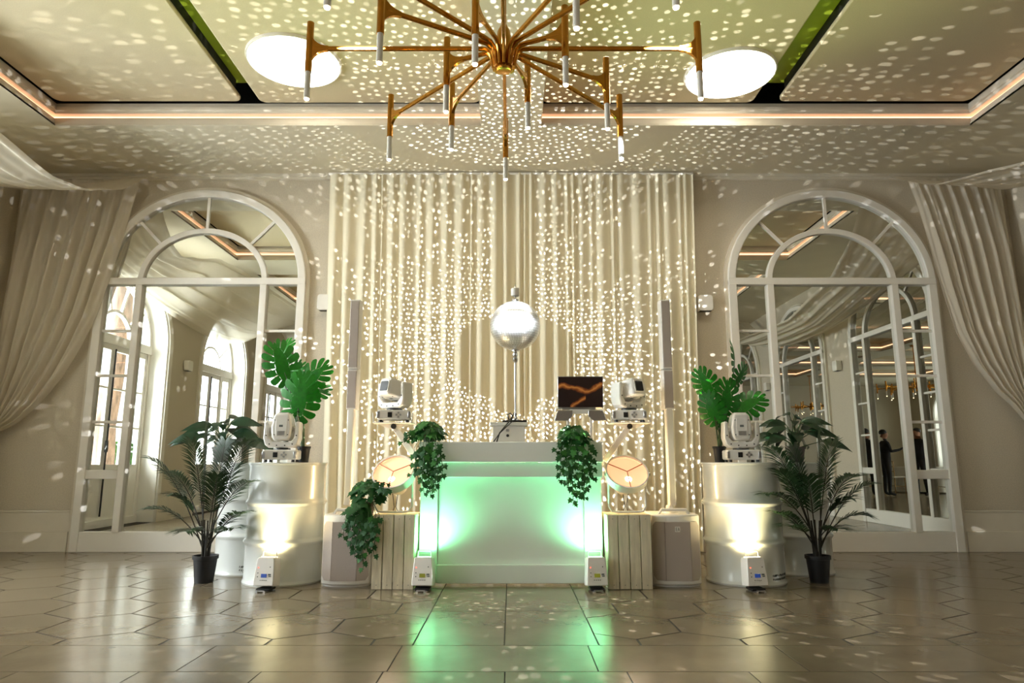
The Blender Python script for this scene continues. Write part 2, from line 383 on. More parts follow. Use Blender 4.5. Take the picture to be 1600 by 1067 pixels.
def rrect(x0, x1, y0, y1, r=.07, k=6):
    out = []
    for cx, cy, t in ((x1-r, y1-r, 0), (x0+r, y1-r, pi/2), (x0+r, y0+r, pi), (x1-r, y0+r, 3*pi/2)):
        out += [(cx+r*cos(t+pi/2*i/k), cy+r*sin(t+pi/2*i/k)) for i in range(k+1)]
    return out
for ci, (x0, x1) in enumerate(COLS):
    sx = -1 if ci == 0 else 1
    side = 'window-side' if ci == 0 else 'mirror-side'; ya, yb = ROWS[0]
    inner = (-2.375, -.30) if ci == 0 else (.285, 2.27); outer = (-4.29, -2.535) if ci == 0 else (2.50, 4.30)
    for (p, q), wh, yf in ((inner, 'with the round light', yb-.005), (outer, 'beside the dark slot', yb-.03)):
        o = MB().prism(rrect(p, q, ya, yf), 4.225, 4.262, 'z').build('ceiling_panel', 'panel', None, .012)
        tag(o, 'beige %s ceiling panel %s' % (side, wh), 'ceiling panel')
    # the void above and its grille
    lo, hi = (outer[1], inner[0]) if ci == 0 else (inner[1], outer[0])
    struct('trim_%d' % n, MB().bb(x0-.2, x1+.2, ya-.2, yb+.2, 4.62, 4.64).bb(x0-.2, x1+.2, ya-.25, ya-.2, 4.24, 4.64).bb(x0-.2, x1+.2, yb+.2, yb+.25, 4.24, 4.64).bb(x0-.25, x0-.2, ya-.25, yb+.25, 4.24, 4.64).bb(x1+.2, x1+.25, ya-.25, yb+.25, 4.24, 4.64), 'dark'); n += 1
    g = thing('slot_grille', 'black air grille in the dark slot of the %s ceiling tray' % side, 'air grille', ((lo+hi)/2, 4.2, 4.275))
    for k in range(10): MB().box((0, -.2+k*.052, .012), (hi-lo-.02, .012, .03), M.Rotation(.5, 3, 'X')).build('slat', 'black', g)
    MB().bb(-(hi-lo)/2+.004, (hi-lo)/2-.004, .31, .335, 0, .03).build('end_bar', 'black', g)
    o = MB().bb(-.009, .009, ya+.02, yb-.2, 4.264, 4.345).build('slot_liner', 'dark', None, loc=((lo-.012) if ci == 0 else (hi+.012), 0, 0)); tag(o, 'dark liner along the edge of the %s ceiling slot' % side, 'liner')
    o = MB().bb(lo-.2, hi+.2, ya+.02, yb-.15, 4.347, 4.355).build('green_light_sheet', 'lime', None); tag(o, 'sheet with green light put into its colour, up inside the %s ceiling slot' % side, 'sheet')  # added sheet, coloured lime to stand for green light on white
    c = (-1.84, 5.27) if ci == 0 else (1.90, 5.46)
    t = thing('round_ceiling_light', 'round white glowing ceiling light in the %s tray' % side, 'ceiling light', (c[0], c[1], 4.2), 0, 'round ceiling lights')
    MB().lathe([(.385, .0), (.39, .012), (.39, .03), (.36, .03)], 56).build('rim', 'white', t)
    MB().lathe([(.375, 0), (.384, .006), (.384, .02)], 48).build('diffuser', 'disc', t)

# ------------------------------------------------------------------ arched mirrors
def arched(name, label, cat, loc, rz, pane='mirror', Wd=1.105, group=None, zs=2.785, rise=1.02, simple=False):
    t = thing(name, label, cat, loc, rz, group); a, b = Wd, rise; fw = .085; D = -.07
    def bar(nm, x0, x1, z0, z1, d=D, bev=.006): return MB().bb(x0, x1, d, 0, z0, z1).build(nm, 'white', t, bev)
    o = MB().band(ell(a, b, zs), ell(a-fw, b-fw, zs), D, 0).build('arch_frame', 'white', t, .01)
    MB().band(ell(a+.035, b+.035, zs), ell(a-.005, b-.005, zs), D*.55, 0).build('arch_moulding', 'trim', t)
    for sx in (-1, 1): MB().bb(min(sx*(a-.005), sx*(a+.035)), max(sx*(a-.005), sx*(a+.035)), D*.55, 0, 0, zs).build('jamb_moulding', 'trim', t)
    bar('jamb', -a, -a+fw, 0, zs); bar('jamb', a-fw, a, 0, zs)
    ia, ib, iw = .69, .585, .06
    MB().band(ell(ia, ib, zs), ell(ia-iw, ib-iw, zs), D*.8, 0).build('inner_arch', 'white', t, .006)
    bar('transom', -a, a, zs-.045, zs+.03, D*1.05)
    for s in (-1, 1): bar('mullion', s*.66-.036, s*.66+.036, .19, zs-.04, D*.98)
    for ang in (45, 90, 135):
        c, s_ = cos(R(ang)), sin(R(ang)); p = V(((ia-.02)*c, 0, zs+(ib-.02)*s_)); q = V(((a-fw*.6)*c, 0, zs+(b-fw*.6)*s_)); d = q-p
        MB().box((p+q)/2+V((0, -.018, 0)), (.03, .036, d.length), M.Rotation(math.atan2(d.x, d.z), 3, 'Y')).build('glazing_bar', 'white', t)
    bar('plinth', -a+.005, a-.005, 0, .198, -.058)
    sides = [(-a+fw-.005, -.66+.03), (.66-.03, a-fw+.005)]
    for x0, x1 in sides:
        for z in (2.245, 1.77, 1.29): bar('glazing_bar', x0, x1, z-.014, z+.014, -.036, .004)
        bar('lock_rail', x0, x1, .715, .805, -.055)
    P0, P1 = -.022, -.012
    def pane_poly(poly): MB().prism(poly, P0, P1).build('pane', pane, t, 0, 0)
    def rect(x0, x1, z0, z1): pane_poly([(x0, z0), (x1, z0), (x1, z1), (x0, z1)])
    rect(-.63, .63, .19, zs-.04)
    for x0, x1 in sides:
        for z0, z1 in ((.19, .72), (.80, 1.284), (1.296, 1.764), (1.776, 2.239), (2.251, zs-.04)): rect(x0, x1, z0, z1)
    pane_poly(ell(ia-.05, ib-.05, zs, 0, pi, 28))
    for k in range(4):
        t0, t1 = pi/4*k+.006, pi/4*(k+1)-.006
        pane_poly(ell(a-fw+.005, b-fw+.005, zs, t0, t1, 12)+list(reversed(ell(ia-.005, ib-.005, zs, t0, t1, 12))))
    return t
arched('arched_mirror', 'tall white-framed arched mirror reflecting the daylight windows, behind a palm', 'mirror', (-3.30, WY1, 0), 0)
arched('arched_mirror', 'tall white-framed arched mirror reflecting dim mirrored arches and people, behind a palm', 'mirror', (3.405, WY1, 0), 0)
ORD = ['first', 'second', 'third', 'fourth', 'fifth', 'sixth']
for k, y in enumerate(BAYS[:4]): arched('side_arched_mirror', '%s white-framed arched mirror along the side wall, counted from the curtain wall' % ORD[k], 'mirror', (WX1, y, 0), -pi/2, group='side wall arched mirrors')

# ------------------------------------------------------------------ arched windows on the daylight side
def french_window(idx, y):
    t = bpy.data.objects.new('window_%d' % idx, None); col.objects.link(t); t['kind'] = 'structure'
    t.location = (WX0-.30, y, 0); t.rotation_euler = (0, 0, pi/2)      # local x runs along the wall, local -y faces the room
    a, b, zs = OW, OR, OS; fw = .08
    def bar(nm, x0, x1, z0, z1, d=.08, m='white'): return MB().bb(x0, x1, -d/2, d/2, z0, z1).build(nm, m, t)
    MB().band(ell(a, b, zs), ell(a-fw, b-fw, zs), -.05, .05).build('arch_frame', 'white', t)
    MB().band(ell(.45, .42, zs), ell(.41, .38, zs), -.03, .03).build('inner_arch', 'white', t)
    for s in (-1, 1): bar('jamb', min(s*a, s*(a-fw)), max(s*a, s*(a-fw)), 0, zs)
    bar('transom', -a, a, zs-.09, zs+.04, .12); bar('threshold', -a, a, 0, .1, .12)
    for ang in (36, 72, 108, 144):
        c, s_ = cos(R(ang)), sin(R(ang)); p = V((.42*c, 0, zs+.40*s_)); q = V(((a-.05)*c, 0, zs+(b-.05)*s_)); d = q-p
        MB().box((p+q)/2, (.03, .04, d.length), M.Rotation(math.atan2(d.x, d.z), 3, 'Y')).build('glazing_bar', 'white', t)
    MB().prism(ell(a-.04, b-.04, zs), -.006, .006).build('fanlight_pane', 'glass', t, 0, 0)
    for s in (-1, 1):                                           # side lights and the two leaves
        x0, x1 = sorted((s*.0, s*(a-fw)))
        mid = s*.50
        bar('mullion', mid-.03, mid+.03, .1, zs-.09)
        for xa, xb in (sorted((0, mid-s*.03)), sorted((mid+s*.03, s*(a-fw)))):
            bar('bottom_rail', xa, xb, .1, .85, .05); bar('top_rail', xa, xb, zs-.17, zs-.09, .05)
            bar('stile', xa, xa+.055, .85, zs-.17, .05); bar('stile', xb-.055, xb, .85, zs-.17, .05)
            for k in range(1, 3): z = .85+(zs-1.02)*k/3; bar('glazing_bar', xa, xb, z-.013, z+.013, .035)
            MB().bb(xa+.05, xb-.05, -.004, .004, .85, zs-.17).build('pane', 'glass', t)
    MB().tube([(0, -.06, .15), (0, -.06, zs-.15)], .012, 8).box((0, -.06, 1.1), (.035, .03, .16)).tube([(0, -.07, 1.1), (.06, -.10, 1.1), (.09, -.10, 1.05)], .009, 6).build('bolt_rod', 'black', t)
    MB().band(ell(OW+.1, OR+.1, OS), ell(OW, OR, OS), -.33, -.30).build('architrave', 'white', t)
    for s in (-1, 1): MB().bb(min(s*OW, s*(OW+.1)), max(s*OW, s*(OW+.1)), -.33, -.30, 0, OS).build('architrave', 'white', t)
    MB().band(ell(OW+.002, OR+.002, OS), ell(OW-.02, OR-.02, OS), -.3, .06).build('reveal', 'white', t)
    for s in (-1, 1): MB().bb(min(s*(OW-.02), s*(OW+.001)), max(s*(OW-.02), s*(OW+.001)), -.3, .06, 0, OS).build('reveal', 'white', t)
for i, y in enumerate(WBAYS): french_window(i+1, y)

# ------------------------------------------------------------------ wall lights
def sconce(loc, rz, label):
    t = thing('wall_light', label, 'wall light', loc, rz, 'white box wall lights')
    MB().prism(rrect(-.078, .078, -.085, .085, .03), -.10, -.012).build('shade', 'white', t, .006)
    MB().bb(-.05, .05, -.012, 0, -.06, .06).build('back_plate', 'trim', t)
    MB().bb(-.06, .06, -.09, -.02, -.0865, -.083).build('lens', 'dark', t)
sconce((at_y(511, 475, WY1).x, WY1, at_y(511, 475, WY1).z), 0, 'white box wall light beside the curtain, next to the daylight mirror')
sconce((at_y(1099, 476, WY1).x, WY1, at_y(1099, 476, WY1).z), 0, 'white box wall light beside the curtain, next to the dim mirror')
for k in range(3):
    y = BAYS[k]-1.57
    sconce((WX0, y, 2.45), pi/2, '%s white box wall light along the window wall, counted from the curtain wall' % ORD[k])
    sconce((WX1, y, 2.45), -pi/2, '%s white box wall light along the mirrored side wall, counted from the curtain wall' % ORD[k])

# ------------------------------------------------------------------ backdrop curtain
rng = random.Random(3)
folds = []; x = 0
while x < 1:
    wd = rng.choice((rng.uniform(.012, .022), rng.uniform(.024, .05))); folds.append((x, x+wd, rng.uniform(.018, .035)+wd*.5, rng.uniform(-.4, .4))); x += wd
def fold_y(u):
    for a, b, amp, sk in folds:
        if a <= u < b:
            s = (u-a)/(b-a); s = s**(1+sk); return amp*(.5-.5*cos(2*pi*s))
    return 0
NU = 820
prof_c = [fold_y(i/NU) for i in range(NU+1)]
def curt(u, v):
    z = .015+(3.965-.015)*v; i = min(NU, int(round(u*NU)))
    x0, x1 = -1.90-.08*v, 1.88+.085*v
    k = .55+.45*min(1, (1-v)*2.2); dx = .012*sin(v*3+u*40)*(1-v)
    y = WY1-.09-prof_c[i]*k*1.15-.02*sin(u*17+v*1.3)*(1-v)
    return (x0+(x1-x0)*u+dx, y, z+(.02*(1-abs(u-.51)*2) if v == 1 else 0))
cur = thing('backdrop_curtain', 'tall pleated ivory backdrop curtain hanging behind the DJ booth', 'curtain', (0, 0, 0))
MB().grid(curt, NU, 14).build('curtain_cloth', 'curtain', cur, smooth=180)
MB().tube([(-1.99, WY1-.1, 3.975), (1.97, WY1-.1, 3.975)], .014).build('curtain_rail', 'white', cur)
for x in (-1.97, 0, 1.95): MB().bb(x-.01, x+.01, WY1-.1, WY1, 3.97, 3.985).build('rail_bracket', 'white', cur)

# ------------------------------------------------------------------ sheer drapes
def edge_fn(pts):
    zs = [p.z for p in pts]
    def f(z):
        for p, q in zip(pts, pts[1:]):
            if p.z >= z >= q.z: return p.x+(q.x-p.x)*(p.z-z)/(p.z-q.z)
        return pts[-1].x if z < zs[-1] else pts[0].x
    return f
def wall_drape(s, pix, label):
    pts = [at_y(x, y, WY1-.14) for x, y in pix]
    tie = V((s*5.36, 0, 1.12)); pts.append(tie); n = len(pts)
    L = [0]
    for p, q in zip(pts, pts[1:]): L.append(L[-1]+math.hypot(p.x-q.x, p.z-q.z))
    def path(v):
        d = v*L[-1]
        for i in range(n-1):
            if L[i+1] >= d: k = (d-L[i])/(L[i+1]-L[i]); return pts[i].lerp(pts[i+1], k)
        return pts[-1]
    x_out = s*5.28
    def fn(u, v):
        r = path(v)                                   # free edge
        l = V((x_out+s*.09*v, 0, pts[0].z+(tie.z+.05-pts[0].z)*v))
        p = l.lerp(r, u**.85)
        amp = .045*(1-.55*v)*min(1, .25+v*2.5)
        rip = amp*(sin(u*46+1.2*sin(v*4))+.5*sin(u*83+2*v))
        return (p.x, WY1-.11+rip-.06*sin(pi*v)*(1-u), p.z)
    t = thing('wall_drape', label, 'drape', (0, 0, 0))
    MB().grid(fn, 150, 44).build('drape_cloth', 'sheer', t, smooth=180)
    def tail(u, v): return (tie.x-s*.12*(u-.2)*(1+v), WY1-.12+.05*sin(u*30), tie.z+.02-1.05*v)
    MB().grid(tail, 40, 8).build('drape_tail', 'sheer', t, smooth=180)
    MB().lathe([(.06, -.03), (.075, 0), (.06, .03)], 16, (tie.x, WY1-.10, tie.z)).build('tieback', 'sheer', t)
wall_drape(-1, [(216, 279), (203, 320), (186, 380), (166, 440), (148, 490), (122, 540), (92, 588), (55, 632), (20, 662)], 'sheer cream drape swept to a tieback beside the daylight mirror')
wall_drape(1, [(1421, 277), (1438, 320), (1456, 380), (1476, 450), (1500, 520), (1528, 570), (1560, 610), (1585, 632)], 'sheer cream drape swept to a tieback beside the dim mirror')
def interp(pts, y):
    for p, q in zip(pts, pts[1:]):
        if p[0] >= y >= q[0]:
            k = (p[0]-y)/(p[0]-q[0]); k = k*k*(3-2*k)*.35+k*.65; return p[1]+(q[1]-p[1])*k
    return pts[-1][1] if y < pts[-1][0] else pts[0][1]
def ceiling_swag(s, y1, y0, zin, label, zo0=3.80):
    def fn(u, v):
        Y = y1+(y0-y1)*v; mid = 2.2+(y1-7.04)
        zo = 3.05+(zo0-3.05)*((Y-mid)/(y1-mid))**2 if Y > mid else 3.05+.92*((mid-Y)/(mid-y0))**2
        zi = interp(zin, Y-(y1-7.04)); q = sin(pi*min(1, max(0, v)))
        xi = s*(3.93+.38*min(1, max(0, (y1-Y)/1.9))); xo = s*5.30
        rip = .028*q*sin(u*30+.6*sin(v*7))+.016*q*sin(u*57)
        return (xo+(xi-xo)*u+rip*.5, Y, zo+(zi-zo)*u-.10*sin(pi*u)*q+rip)
    tag(MB().grid(fn, 70, 80).build('ceiling_drape', 'sheer', None, smooth=180), label, 'drape')
ZL = [(7.04, 3.97), (6.6, 3.62), (6.2, 3.47), (5.85, 3.45), (5.2, 3.63), (4.4, 3.86), (3.5, 3.94), (-.85, 3.97)]
ZR = [(7.04, 3.97), (6.2, 3.52), (5.75, 3.44), (5.3, 3.35), (4.7, 3.27), (3.7, 3.1), (1.0, 3.2), (-.85, 3.97)]
ceiling_swag(-1, WY1-.06, -.85, ZL, 'sheer cream swag hanging from the ceiling by the daylight windows')
ceiling_swag(-1, -.85, -8.75, ZL, 'second sheer swag farther down the window side, seen in the mirror', 3.97)
ceiling_swag(1, WY1-.06, -.85, ZR, 'sheer cream swag hanging from the ceiling by the side mirrors')
ceiling_swag(1, -.85, -8.75, ZR, 'second sheer swag farther down the side mirror wall, seen in the mirror', 3.97)

# ------------------------------------------------------------------ DJ booth
def PXM(x, y, Y): return at_y(x, y, Y)
b = thing('dj_booth', 'white DJ booth with a recessed front panel lit green', 'booth', (-.008, 5.08, 0))
MB().bb(-.675, .675, 0, .52, .88, 1.03).build('top_fascia', 'booth', b, .006)
MB().bb(-.672, .672, .035, .50, .772, .878).build('lower_fascia', 'booth', b, .005)
MB().bb(-.54, .54, .125, .16, .14, .775).build('front_panel', 'booth', b, .003)
MB().bb(-.54, .54, .085, .16, .018, .148).build('plinth', 'booth', b, .005)
for s in (-1, 1):
    MB().bb(min(s*.54, s*.672), max(s*.54, s*.672), .105, .18, .02, .773).build('pilaster', 'booth', b, .004)
    MB().bb(min(s*.60, s*.672), max(s*.60, s*.672), .17, .52, .02, .773).build('side_panel', 'booth', b, .004)
    for yy in (.10, .46): MB().lathe([(.02, 0), (.025, .021)], 12, (s*.62, yy, 0)).build('foot', 'black', b)

# ------------------------------------------------------------------ mirror ball on its stand
BY = 5.42; bc = at_y(805, 509, BY); br = .202
bx = thing('riser_box', 'small white box standing on the booth under the mirror ball stand', 'box', (bc.x-.04, BY, 1.03))
MB().bb(-.135, .115, -.09, .09, 0, .13).build('body', 'plastic', bx, .004)
MB().bb(-.155, .135, -.11, .11, .131, .157).build('top_plate', 'booth', bx, .003)
MB().lathe([(.011, 0), (.011, .006)], 12, (-.02, -.09, .055), M.Rotation(pi/2, 3, 'X')).build('socket', 'black', bx)
MB().bb(-.032, -.008, -.094, -.09, .085, .105).build('switch', 'silver', bx)
bz = 1.03+.158
t = thing('mirror_ball', 'bright mirror ball on a slim chrome stand above the booth', 'mirror ball', (bc.x, BY, bz))
MB().bb(-.10, .09, -.07, .07, 0, .018).build('base_plate', 'black', t, .004)
MB().lathe([(.03, .018), (.03, .03), (.012, .036)], 20).build('base_flange', 'chrome', t)
zc = bc.z-bz
pole = MB().tube([(0, 0, .03), (0, 0, zc-br-.10)], .0085, 12).build('pole', 'chrome', t)
for k in range(7): MB().lathe([(.0026, 0), (.0026, .002)], 8, (0, -.0085, .06+k*.045), M.Rotation(pi/2, 3, 'X')).build('pole_hole', 'black', pole)
MB().lathe([(.012, 0), (.02, .01), (.024, .03), (.016, .045), (.022, .06), (.022, .075), (.014, .085), (.03, .092), (.03, .1)], 16, (0, 0, zc-br-.10)).build('collar', 'chrome', t)
core = MB().lathe([(br*.97*sin(pi*i/20)+.0005, -br*.97*cos(pi*i/20)) for i in range(21)], 40, (0, 0, zc)).build('core', 'silver', t)
mb = MB(); NR = 32; rg = random.Random(11)
for i in range(NR):
    th0, th1 = pi*i/NR, pi*(i+1)/NR; th = (th0+th1)/2; n = max(4, int(2*NR*sin(th))); g = .05
    for j in range(n):
        p0, p1 = 2*pi*(j+g)/n, 2*pi*(j+1-g)/n
        ta, tb = th0+(th1-th0)*g, th1-(th1-th0)*g
        q = [V((sin(a)*cos(f), sin(a)*sin(f), cos(a)))*br for a, f in ((ta, p0), (tb, p0), (tb, p1), (ta, p1))]
        c = sum(q, V())/4; ax = V((rg.gauss(0, 1), rg.gauss(0, 1), rg.gauss(0, 1))).normalized(); rot = M.Rotation(rg.gauss(0, .06), 3, ax)
        q = [rot @ (p-c)+c for p in q]
        mb.add([p+V((0, 0, zc)) for p in q], [(0, 1, 2, 3)])
tag(mb.build('mirror_tiles', 'facet', t, smooth=0), kind='stuff')
MB().lathe([(.028, 0), (.028, .02), (.006, .026), (.006, .05)], 16, (0, 0, zc+br-.004)).build('top_cap', 'chrome', t)
MB().lathe([(.03, 0), (.034, .008), (.034, .06), (.028, .066)], 20, (0, 0, zc+br+.045)).build('motor', 'white', t)
MB().lathe([(.012, 0), (.006, .012), (.004, .03)], 12, (0, 0, zc+br+.111)).build('hanging_eye', 'chrome', t)
# the beams that the mirror tiles throw round the room: small sources at the ball's skin with a procedural dot pattern
BOOST = 2.0
def ball_light(loc, energy, mode, axis, cone):
    l = bpy.data.lights.new('ball_sparkle', 'SPOT'); l.energy = energy*BOOST; l.spot_size = R(cone); l.spot_blend = 0; l.shadow_soft_size = .001; l.color = (1, 1, 1)
    l.use_nodes = True; nt = l.node_tree; em = nt.nodes['Emission']
    def mt(op, a, c=None, d=None):
        n = nt.nodes.new('ShaderNodeMath'); n.operation = op
        for k, v in enumerate((a, c, d)):
            if v is None: continue
            if hasattr(v, 'links'): nt.links.new(v, n.inputs[k])
            else: n.inputs[k].default_value = v
        return n.outputs[0]
    tc = nt.nodes.new('ShaderNodeTexCoord'); sp = nt.nodes.new('ShaderNodeSeparateXYZ')
    vr = nt.nodes.new('ShaderNodeVectorRotate'); vr.rotation_type = 'EULER_XYZ'; rot = V(axis).to_track_quat('-Z', 'Y').to_euler('XYZ'); vr.inputs['Rotation'].default_value = rot
    nt.links.new(tc.outputs['Normal'], vr.inputs['Vector']); nt.links.new(vr.outputs[0], sp.inputs[0])
    dx, dy, dz = (mt('MULTIPLY', sp.outputs[k], SGN) for k in range(3))
    N = {'front': 100, 'above': 92}.get(mode, 118)
    th = mt('ARCCOSINE', dz); phi = mt('ARCTAN2', dx, dy)
    r = mt('MULTIPLY', th, N/pi); i = mt('FLOOR', r); fr = mt('FRACT', r)
    n = mt('ROUND', mt('MULTIPLY', mt('SINE', mt('MULTIPLY', mt('ADD', i, .5), pi/N)), 2*N))
    n = mt('MAXIMUM', n, 3)
    def wn(seed, jj=None):
        k = nt.nodes.new('ShaderNodeTexWhiteNoise'); k.noise_dimensions = '3D'; cb = nt.nodes.new('ShaderNodeCombineXYZ')
        nt.links.new(i, cb.inputs[0])
        if jj is not None: nt.links.new(jj, cb.inputs[1])
        cb.inputs[2].default_value = seed; nt.links.new(cb.outputs[0], k.inputs['Vector']); return k.outputs['Value']
    u = mt('ADD', mt('MULTIPLY', mt('MULTIPLY_ADD', phi, 1/(2*pi), .5), n), wn(5.5))
    j = mt('FLOOR', u); fc = mt('FRACT', u)
    jx = mt('MULTIPLY_ADD', wn(1.5, j), .5, .25); jy = mt('MULTIPLY_ADD', wn(2.5, j), .5, .25)
    ex = mt('SUBTRACT', fc, jx); ey = mt('SUBTRACT', fr, jy)
    d = mt('SQRT', mt('ADD', mt('MULTIPLY', ex, ex), mt('MULTIPLY', ey, ey)))
    rad = mt('MULTIPLY_ADD', wn(3.5, j), .10, .22)
    dot = mt('SMOOTH_MIN', mt('MAXIMUM', mt('MULTIPLY', mt('SUBTRACT', rad, d), 14), 0), 1, .05)
    # honeycomb grain of the beams
    gr = mt('MULTIPLY', mt('SINE', mt('MULTIPLY', ex, 48)), mt('SINE', mt('MULTIPLY', ey, 48)))
    gr = mt('MULTIPLY_ADD', gr, .38 if mode == 'front' else 0.0, .75)
    # patches with and without beams
    no = nt.nodes.new('ShaderNodeTexNoise'); no.inputs['Scale'].default_value = 3.2; no.inputs['Detail'].default_value = 3; nt.links.new(vr.outputs[0], no.inputs['Vector'])
    ctr = mt('MULTIPLY', mt('ABSOLUTE', dx), -.5) if mode == 'front' else mt('MAXIMUM', mt('MULTIPLY_ADD', dy, 3.2, -2.75), 0.25 if mode == 'above' else mt('ADD', mt('MULTIPLY_ADD', mt('DIVIDE', dy, mt('MAXIMUM', dz, .05)), -1.6, 1.2), mt('MULTIPLY', mt('LESS_THAN', dz, .2), -3)))
    if mode in ('left', 'right'): ctr = mt('MAXIMUM', ctr, -.95); ctr = mt('MINIMUM', ctr, .3)           # thinner towards the sides
    low = mt('MULTIPLY', mt('LESS_THAN', dz, 0), -.5 if mode == 'front' else 0.0)
    keep = mt('LESS_THAN', wn(4.5, j), mt('ADD', mt('MULTIPLY_ADD', no.outputs['Fac'], 3.4, -.75), mt('ADD', ctr, low)))
    br_ = mt('MULTIPLY_ADD', wn(6.5, j), 1.1, .35)
    val = mt('MULTIPLY', mt('MULTIPLY', dot, gr), mt('MULTIPLY', keep, br_))
    back = mt('GREATER_THAN', dy, {'front': .10, 'above': -.09}.get(mode, -.02))
    if mode == 'front': val = mt('MULTIPLY', val, mt('SUBTRACT', 1, back))
    else:
        if mode == 'above': side = mt('GREATER_THAN', dz, .80)
        elif mode == 'below': side = mt('MULTIPLY', mt('LESS_THAN', dz, -.1), mt('LESS_THAN', mt('ABSOLUTE', dx), .16))
        else: side = mt('GREATER_THAN', mt('MULTIPLY', dx, 1 if mode == 'right' else -1), 0)
        if mode in ('left', 'right'): side = mt('MULTIPLY', mt('MULTIPLY', side, mt('LESS_THAN', dz, .80)), mt('SUBTRACT', 1, mt('MULTIPLY', mt('MINIMUM', mt('MAXIMUM', mt('MULTIPLY', dz, 2.5), 0), 1), .55)))
        val = mt('MULTIPLY', val, mt('MULTIPLY', mt('MULTIPLY', back, side), mt('LESS_THAN', dy, .965)))
    nt.links.new(mt('MULTIPLY', val, 1/BOOST), em.inputs['Strength'])
    o = bpy.data.objects.new('ball_sparkle', l); col.objects.link(o); o.parent = t; o.location = loc; o.rotation_euler = rot
SGN = 1
for sx, lb in ((-1, 'unseen pin spot added on the ceiling, window side, to brighten the mirror ball'), (1, 'unseen pin spot added on the ceiling, mirror wall side, to brighten the mirror ball')):  # out-of-view spots added only to make the mirror ball bright
    ps = thing('added_pin_spot', lb, 'spotlight', (sx*1.55, .45, 4.0)); aim = (bc-V((sx*1.55, .45, 3.82))).normalized()
    MB().lathe([(.05, -.02), (.05, 0)], 20).build('mount', 'black', ps); MB().tube([(0, 0, -.02), (0, 0, -.12)], .012, 8).build('stem', 'black', ps)
    MB().tube([V((0, 0, -.18))-aim*.06, V((0, 0, -.18))+aim*.09], [.04, .055], 20).build('can', 'black', ps)
    lo = lamp('added_pin_beam', 'SPOT', ps, V((0, 0, -.18))+aim*.10, 100, (.92, .96, 1), aim, .03, 3.7, .5)
    lo.data.use_nodes = True; lo.data.node_tree.nodes['Emission'].inputs['Strength'].default_value = 400
ball_light((0, -br-.02, zc), 470, 'front', (0, -1, .12), 179)
ball_light((-br-.02, .02, zc-.02), 760, 'left', (-.62, .78, .1), 130)
ball_light((br+.02, .02, zc-.02), 760, 'right', (.62, .78, .1), 130)
ball_light((0, .10, zc-br-.005), 650, 'below', (0, .8, -.6), 90)
ball_light((0, .09, zc+br+.002), 430, 'above', (0, .45, .9), 120)
cb = MB().tube([(-.05, -.04, .02), (-.06, -.06, .06), (-.04, -.08, .07), (-.02, -.09, .05), (-.05, -.13, 0), (-.12, -.22, -.09), (-.14, -.25, -.155)], .005, 6)
tag(cb.build('power_cable', 'cable', None, loc=(bc.x, BY, bz), smooth=60), 'black cable looping from the ball stand base down to the booth top', 'cable')
cb = MB().tube([(-.02, -.05, .02), (-.0, -.07, .075), (.015, -.08, .07), (.02, -.085, .03), (-.02, -.12, .0), (-.11, -.20, -.09), (-.155, -.22, -.155)], .004, 6)
tag(cb.build('power_cable', 'cable', None, loc=(bc.x-.01, BY+.01, bz), smooth=60), 'second thinner black cable looping over the ball stand base', 'cable')

# ------------------------------------------------------------------ laptop on a folding stand
lx = at_y(906, 640, 5.30)
st = thing('laptop_stand', 'white folding laptop stand with silver wings on the booth', 'stand', (lx.x, 5.36, 1.03))
MB().box((0, .02, .008), (.24, .22, .012)).build('base', 'plastic', st, .003)
for s in (-1, 1):
    MB().box((s*.09, 0, .12), (.018, .05, .22)).build('upright', 'plastic', st, .003)
    MB().prism([(s*.06, .20), (s*.10, .165), (s*.20, .165), (s*.185, .215), (s*.17, .245), (s*.06, .245)], -.10, -.088).build('wing', 'silver', st, .003)
MB().box((0, 0, .240), (.26, .17, .012)).build('tray', 'plastic', st, .003)
MB().box((0, -.087, .235), (.16, .006, .035)).build('lip', 'plastic', st, .003)
lp = thing('laptop', 'open laptop with orange streaks across its dark lid on the stand', 'laptop', (lx.x+.004, 5.33, 1.287))
MB().bb(-.176, .176, -.04, .19, 0, .014).build('keyboard_base', 'silver', lp, .004)
lid = MB().bb(-.176, .176, -.005, .003, 0, .245).build('lid', 'silver', lp, .003, loc=(0, -.045, .008), rot=(R(6), 0, 0))
MB().bb(-.171, .171, -.0065, -.0052, .006, .239).build('lid_face', 'lid', lid)

